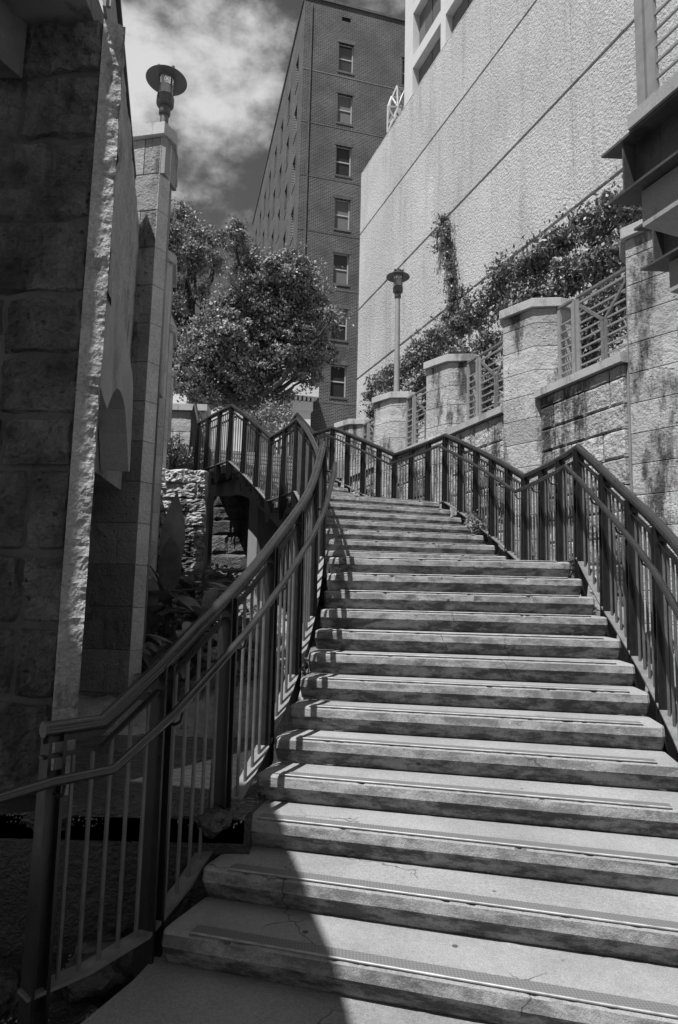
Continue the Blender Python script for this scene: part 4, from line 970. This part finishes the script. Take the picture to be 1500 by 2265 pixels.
# ================================================================== TREES AND VINES
def limb(mb, a, b, r0, r1, wob, n=7):
    a, b = Vector(a), Vector(b); L = (b - a).length; pts = []; s = random.random() * 40
    for i in range(n + 1):
        t = i / n; p = a.lerp(b, t); p += Vector((fnoise((s, t * 3, 0)), fnoise((s, t * 3, 5)), 0.4 * fnoise((s, t * 3, 9)))) * wob * L * math.sin(math.pi * t); pts.append(p)
    mb.tube(pts, [r0 + (r1 - r0) * i / n for i in range(n + 1)], 7)
def tree(label, base, fork, lobes, nclump, nleaf, cr, size):
    t = thing('leafy_tree', label, 'tree', tuple(base), 'trees beside the brick block')
    mb = MB(); limb(mb, base, fork, 0.22, 0.16, 0.05)
    for (c, r) in lobes:
        c = Vector(c); mid = Vector(fork).lerp(c, 0.55) + Vector((0, 0, -0.15)); limb(mb, fork, mid, 0.10, 0.055, 0.12, 6); limb(mb, mid, c, 0.055, 0.02, 0.18, 6)
        for k in range(4): e = c + Vector(rng.normal(size=3)) * r * 0.6; limb(mb, mid.lerp(c, 0.5), e, 0.025, 0.006, 0.2, 4)
    mb.part('trunk', 'bark', t, True)
    P_, N_v = puffs([(c, r * 1.1) for c, r in lobes], nclump, nleaf, 0.27); C_ = clumps([(c, r * 1.15) for c, r in lobes], 46, 34, 0.16); P_ = np.concatenate([P_, C_]); N_v = np.concatenate([N_v, rng.normal(size=C_.shape) * 0.6]); leaves('crown', 'leaf', P_, size, t, 0.45, 0.55, 0.0, N_v)
def L(u, v, r, Y): p = at(u, v, Y); return ((p.x, p.y + random.uniform(-0.8, 0.8), p.z), r / 1430.0 * Y)
YB = 19.0
lob = [L(560, 590, 62, YB), L(640, 625, 68, YB), L(690, 690, 58, YB), L(600, 700, 75, YB), L(490, 760, 75, YB), L(425, 830, 60, YB), L(540, 830, 75, YB), L(650, 770, 65, YB), L(722, 755, 32, YB), L(528, 545, 38, YB), L(690, 610, 35, YB), L(395, 770, 42, YB), L(600, 880, 45, YB), L(500, 680, 50, YB), L(680, 830, 30, YB), L(430, 730, 40, YB), L(735, 720, 22, YB), L(450, 880, 40, YB), L(560, 650, 50, YB)]
b0 = at(560, 1010, YB); tree('broad sunlit leafy tree in front of the brick block', (b0.x, b0.y, 3.0), (b0.x + 0.1, b0.y, 5.6), lob, 85, 210, 0.17, 0.105)
YL = 21.5
lob = [L(400, 480, 38, YL), L(440, 520, 40, YL), L(385, 550, 42, YL), L(430, 590, 42, YL), L(375, 640, 30, YL), L(465, 560, 28, YL), L(398, 452, 20, YL), L(400, 690, 28, YL), L(350, 500, 36, YL), L(355, 600, 36, YL), L(450, 650, 26, YL), L(330, 560, 40, YL)]
b0 = at(425, 960, YL); tree('taller darker tree rising left of the broad tree beside the lamp', (b0.x, b0.y, 3.0), (b0.x - 0.1, b0.y, 7.8), lob, 85, 200, 0.17, 0.105)

def ivy(name, label, lob, nclump, nleaf, cr, size, fill=170, group=None):
    t = thing(name, label, 'vine', (lob[0][0][0], lob[0][0][1], lob[0][0][2] - lob[0][1]), group)
    mb = MB()
    for a, b in zip(lob[:-1], lob[1:]):
        if (Vector(a[0]) - Vector(b[0])).length < 1.5: limb(mb, a[0], b[0], 0.02, 0.015, 0.2, 5)
    mb.part('stem', 'bark', t, True)
    P_, N_v = puffs(lob, nclump, nleaf, cr); C_ = clumps([(c, r * 1.1) for c, r in lob], fill, 36, 0.10); P_ = np.concatenate([P_, C_]); N_v = np.concatenate([N_v, rng.normal(size=C_.shape) * 0.5]); leaves('foliage', 'ivy', P_, size, t, 0.2, 0.5, 0.9, N_v); return t
def onw(u, v, r, n):
    d = _f + _x * ((u - 750) / 1430.0) - _u * ((v - 1132.5) / 1430.0); o_ = m2 + Nw * n; k = o_.dot(Nw) / d.dot(Nw); P = Vector(d * k); return (tuple(P), r / 1430.0 * P.y)
nI = -1.35
vl = [onw(u, v, r, nI) for u, v, r in ((815, 875, 14), (835, 850, 22), (870, 835, 28), (905, 815, 30), (940, 780, 32), (975, 750, 34), (1010, 730, 30), (1055, 700, 36), (1085, 650, 36), (1125, 610, 40), (1165, 610, 40), (1200, 570, 44), (1240, 545, 42), (1285, 505, 40), (1325, 500, 44), (1360, 455, 34), (1390, 470, 40), (1250, 620, 46), (1190, 660, 40), (1140, 690, 36), (1320, 580, 46), (1380, 560, 40), (1340, 660, 40), (1270, 700, 40), (1080, 760, 34), (1010, 790, 32), (930, 850, 32), (870, 890, 28), (830, 910, 18), (1060, 820, 36), (980, 850, 34), (820, 945, 14), (1150, 780, 40), (1310, 740, 40), (1240, 750, 36), (1290, 790, 36), (1350, 730, 36), (1240, 690, 36), (1050, 870, 30), (1095, 850, 30), (1075, 910, 26), (1030, 900, 24), (925, 915, 26), (905, 950, 22), (945, 890, 24), (1375, 660, 40), (1210, 790, 30))]
ivy('climbing_vine', 'thick leafy vine bank spilling behind the right wall fences', vl, 9, 420, 0.45, 0.08, 170)
vc = [onw(u, v, r, -3.05) for u, v, r in ((982, 488, 11), (976, 510, 10), (990, 515, 11), (985, 540, 12), (992, 565, 11), (996, 590, 11), (999, 615, 10), (1001, 640, 11), (1003, 662, 12), (1000, 690, 16), (1012, 700, 15), (990, 715, 18), (1024, 640, 5), (1030, 665, 6), (1034, 690, 8), (968, 520, 4), (967, 550, 3))]
ivy('wall_creeper', 'narrow column of creeper climbing the pale panelled wall', vc, 6, 520, 0.5, 0.075, 330)

# garden plants on the left
def blade(mb, base, dirv, length, width, lift, droop, n=9, cup=0.25):
    base = Vector(base); d = Vector((dirv[0], dirv[1], 0)).normalized(); s = Vector((d.y, -d.x, 0)); V = []; F = []
    for i in range(n + 1):
        t = i / n; w = width * math.sin(math.pi * min(1, 0.08 + 0.92 * t) ** 0.8) * 0.5 + 0.004
        p = base + d * (length * t * math.cos(lift)) + Vector((0, 0, length * (math.sin(lift) * t - droop * t * t)))
        V += [p - s * w + Vector((0, 0, w * cup)), p, p + s * w + Vector((0, 0, w * cup))]
    for i in range(n):
        F += [(i * 3, i * 3 + 1, i * 3 + 4, i * 3 + 3), (i * 3 + 1, i * 3 + 2, i * 3 + 5, i * 3 + 4)]
    mb.add(V, F)
def plant(name, label, base, specs, stem=None):
    t = thing(name, label, 'plant', tuple(base), 'garden plants by the left wall')
    for (ang, ln, w, lift, dr, hz) in specs:
        mb = MB(); blade(mb, (base[0], base[1], base[2] + hz), (math.sin(ang), math.cos(ang)), ln, w, lift, dr); mb.part('leaf', 'garden_leaf', t, True)
    if stem: mb = MB(); mb.tube([base, (base[0], base[1], base[2] + stem)], [0.03, 0.02], 7); mb.part('stem', 'garden_leaf', t, True)
g1 = at(375, 1275, 7.7)
plant('banana_plant', 'tall broad leaved plant with one upright dark leaf by the left buttresses', (g1.x, g1.y, -0.62), [(2.6, 1.0, 0.30, 1.45, 0.0, 0.75), (2.9, 0.85, 0.26, 1.15, 0.15, 0.55), (4.3, 0.8, 0.24, 1.2, 0.3, 0.4), (1.5, 0.95, 0.2, 0.25, 0.12, 0.72), (1.2, 0.9, 0.19, 0.15, 0.15, 0.55), (1.7, 0.9, 0.18, -0.05, 0.2, 0.5), (1.9, 0.85, 0.2, -0.25, 0.15, 0.45), (3.4, 0.8, 0.24, 0.6, 0.4, 0.4), (5.2, 0.7, 0.2, 0.9, 0.3, 0.5), (2.3, 0.8, 0.22, 0.1, 0.5, 0.5)], 0.85)
g2 = at(370, 1370, 6.7)
plant('strappy_plant', 'clump of long arching strap leaves above the pale boulder', (g2.x, g2.y, -0.85), [(random.uniform(0, 6.28), random.uniform(0.55, 0.95), random.uniform(0.045, 0.075), random.uniform(0.7, 1.2), random.uniform(0.45, 0.85), 0.02) for _ in range(30)] + [(1.6 + random.uniform(-.5, .7), random.uniform(0.7, 1.0), 0.06, random.uniform(0.6, 1.0), random.uniform(0.5, 0.8), 0.05) for _ in range(18)])
g3 = at(345, 1420, 6.45)
plant('broadleaf_plant', 'low dark broad leaved plant at the foot of the first buttress', (g3.x, g3.y, -0.98), [(random.uniform(0, 6.28), random.uniform(0.35, 0.6), random.uniform(0.16, 0.24), random.uniform(0.2, 1.1), random.uniform(0.2, 0.5), random.uniform(0.02, 0.2)) for _ in range(16)])
g4 = at(430, 1275, 8.4)
plant('paddle_plant', 'plant with horizontal paddle leaves in front of the rough wall', (g4.x, g4.y, -0.42), [(random.uniform(0.6, 2.4), random.uniform(0.6, 0.9), random.uniform(0.14, 0.2), random.uniform(-0.1, 0.6), random.uniform(0.1, 0.35), random.uniform(0.1, 0.5)) for _ in range(11)] + [(random.uniform(3.5, 5.5), 0.6, 0.16, 0.7, 0.3, 0.3) for _ in range(4)], 0.5)
for k, (u, v, Y, lab) in enumerate(((352, 1240, 8.6, 'dark broad leaved plant close behind the first buttress'), (455, 1330, 7.4, 'low dark plant in the shade under the curving stair'), (330, 1330, 7.3, 'dark leafy plant squeezed against the buttress edge'), (420, 1400, 6.5, 'small leafy plant right of the pale boulder'))):
    q = at(u, v, Y); zz = garden(q.x, Y)
    plant('broadleaf_plant', lab, (q.x, Y, zz), [(random.uniform(0, 6.28), random.uniform(0.3, 0.7), random.uniform(0.10, 0.2), random.uniform(0.2, 1.2), random.uniform(0.2, 0.5), random.uniform(0.05, 0.5)) for _ in range(18)], 0.5)
gp = []
for _ in range(5200):
    x, y = random.uniform(-3.9, 0.3), random.uniform(6.7, 11.0)
    if x > LXY_at(y) + 0.1: continue
    if fnoise((x, y, 4), 1.1) > -0.25: gp.append((x, y, garden(x, y) + random.uniform(0.0, 0.22) * (0.6 + fnoise((x, y, 7), 2.0))))
gc = leaves('ground_cover', 'ivy', np.array(gp), 0.11, None, 0.5, 0.6, 0.2); tag(gc, 'dark low ground cover spreading over the garden bed', 'ground cover', None, 'stuff')
def bush(label, c, r, n, size, mat='leaf'):
    t = thing('leafy_bush', label, 'bush', (c[0], c[1], c[2] - r), 'bushes around the stairs')
    mb = MB()
    for k in range(6): limb(mb, (c[0], c[1], c[2] - r), (c[0] + random.uniform(-r, r) * .7, c[1] + random.uniform(-r, r) * .7, c[2] + r * .4), 0.012, 0.004, 0.2, 4)
    mb.part('stem', 'bark', t, True)
    leaves('foliage', mat, clumps([(c, r)], n / r ** 2, 26, r * 0.22), size, t, 0.4, 0.5)
p = at(388, 1000, 12.9); bush('small bush in front of the pale end wall', tuple(p), 0.34, 34, 0.07)
p = at(610, 925, 17.0); bush('low bush on the plaza under the broad tree', tuple(p), 0.5, 46, 0.09)
bush('small weedy bush behind the right railing of the second flight', (1.98, 8.6, 0.95), 0.26, 26, 0.06, 'ivy')
bush('small weedy bush at the foot of the right wall by the landing', (2.5, 6.9, 0.28), 0.22, 22, 0.06, 'ivy')
bush('dark shrub behind the far railing near the lamp pillar', (0.62, 12.7, 1.75), 0.3, 30, 0.06, 'ivy')
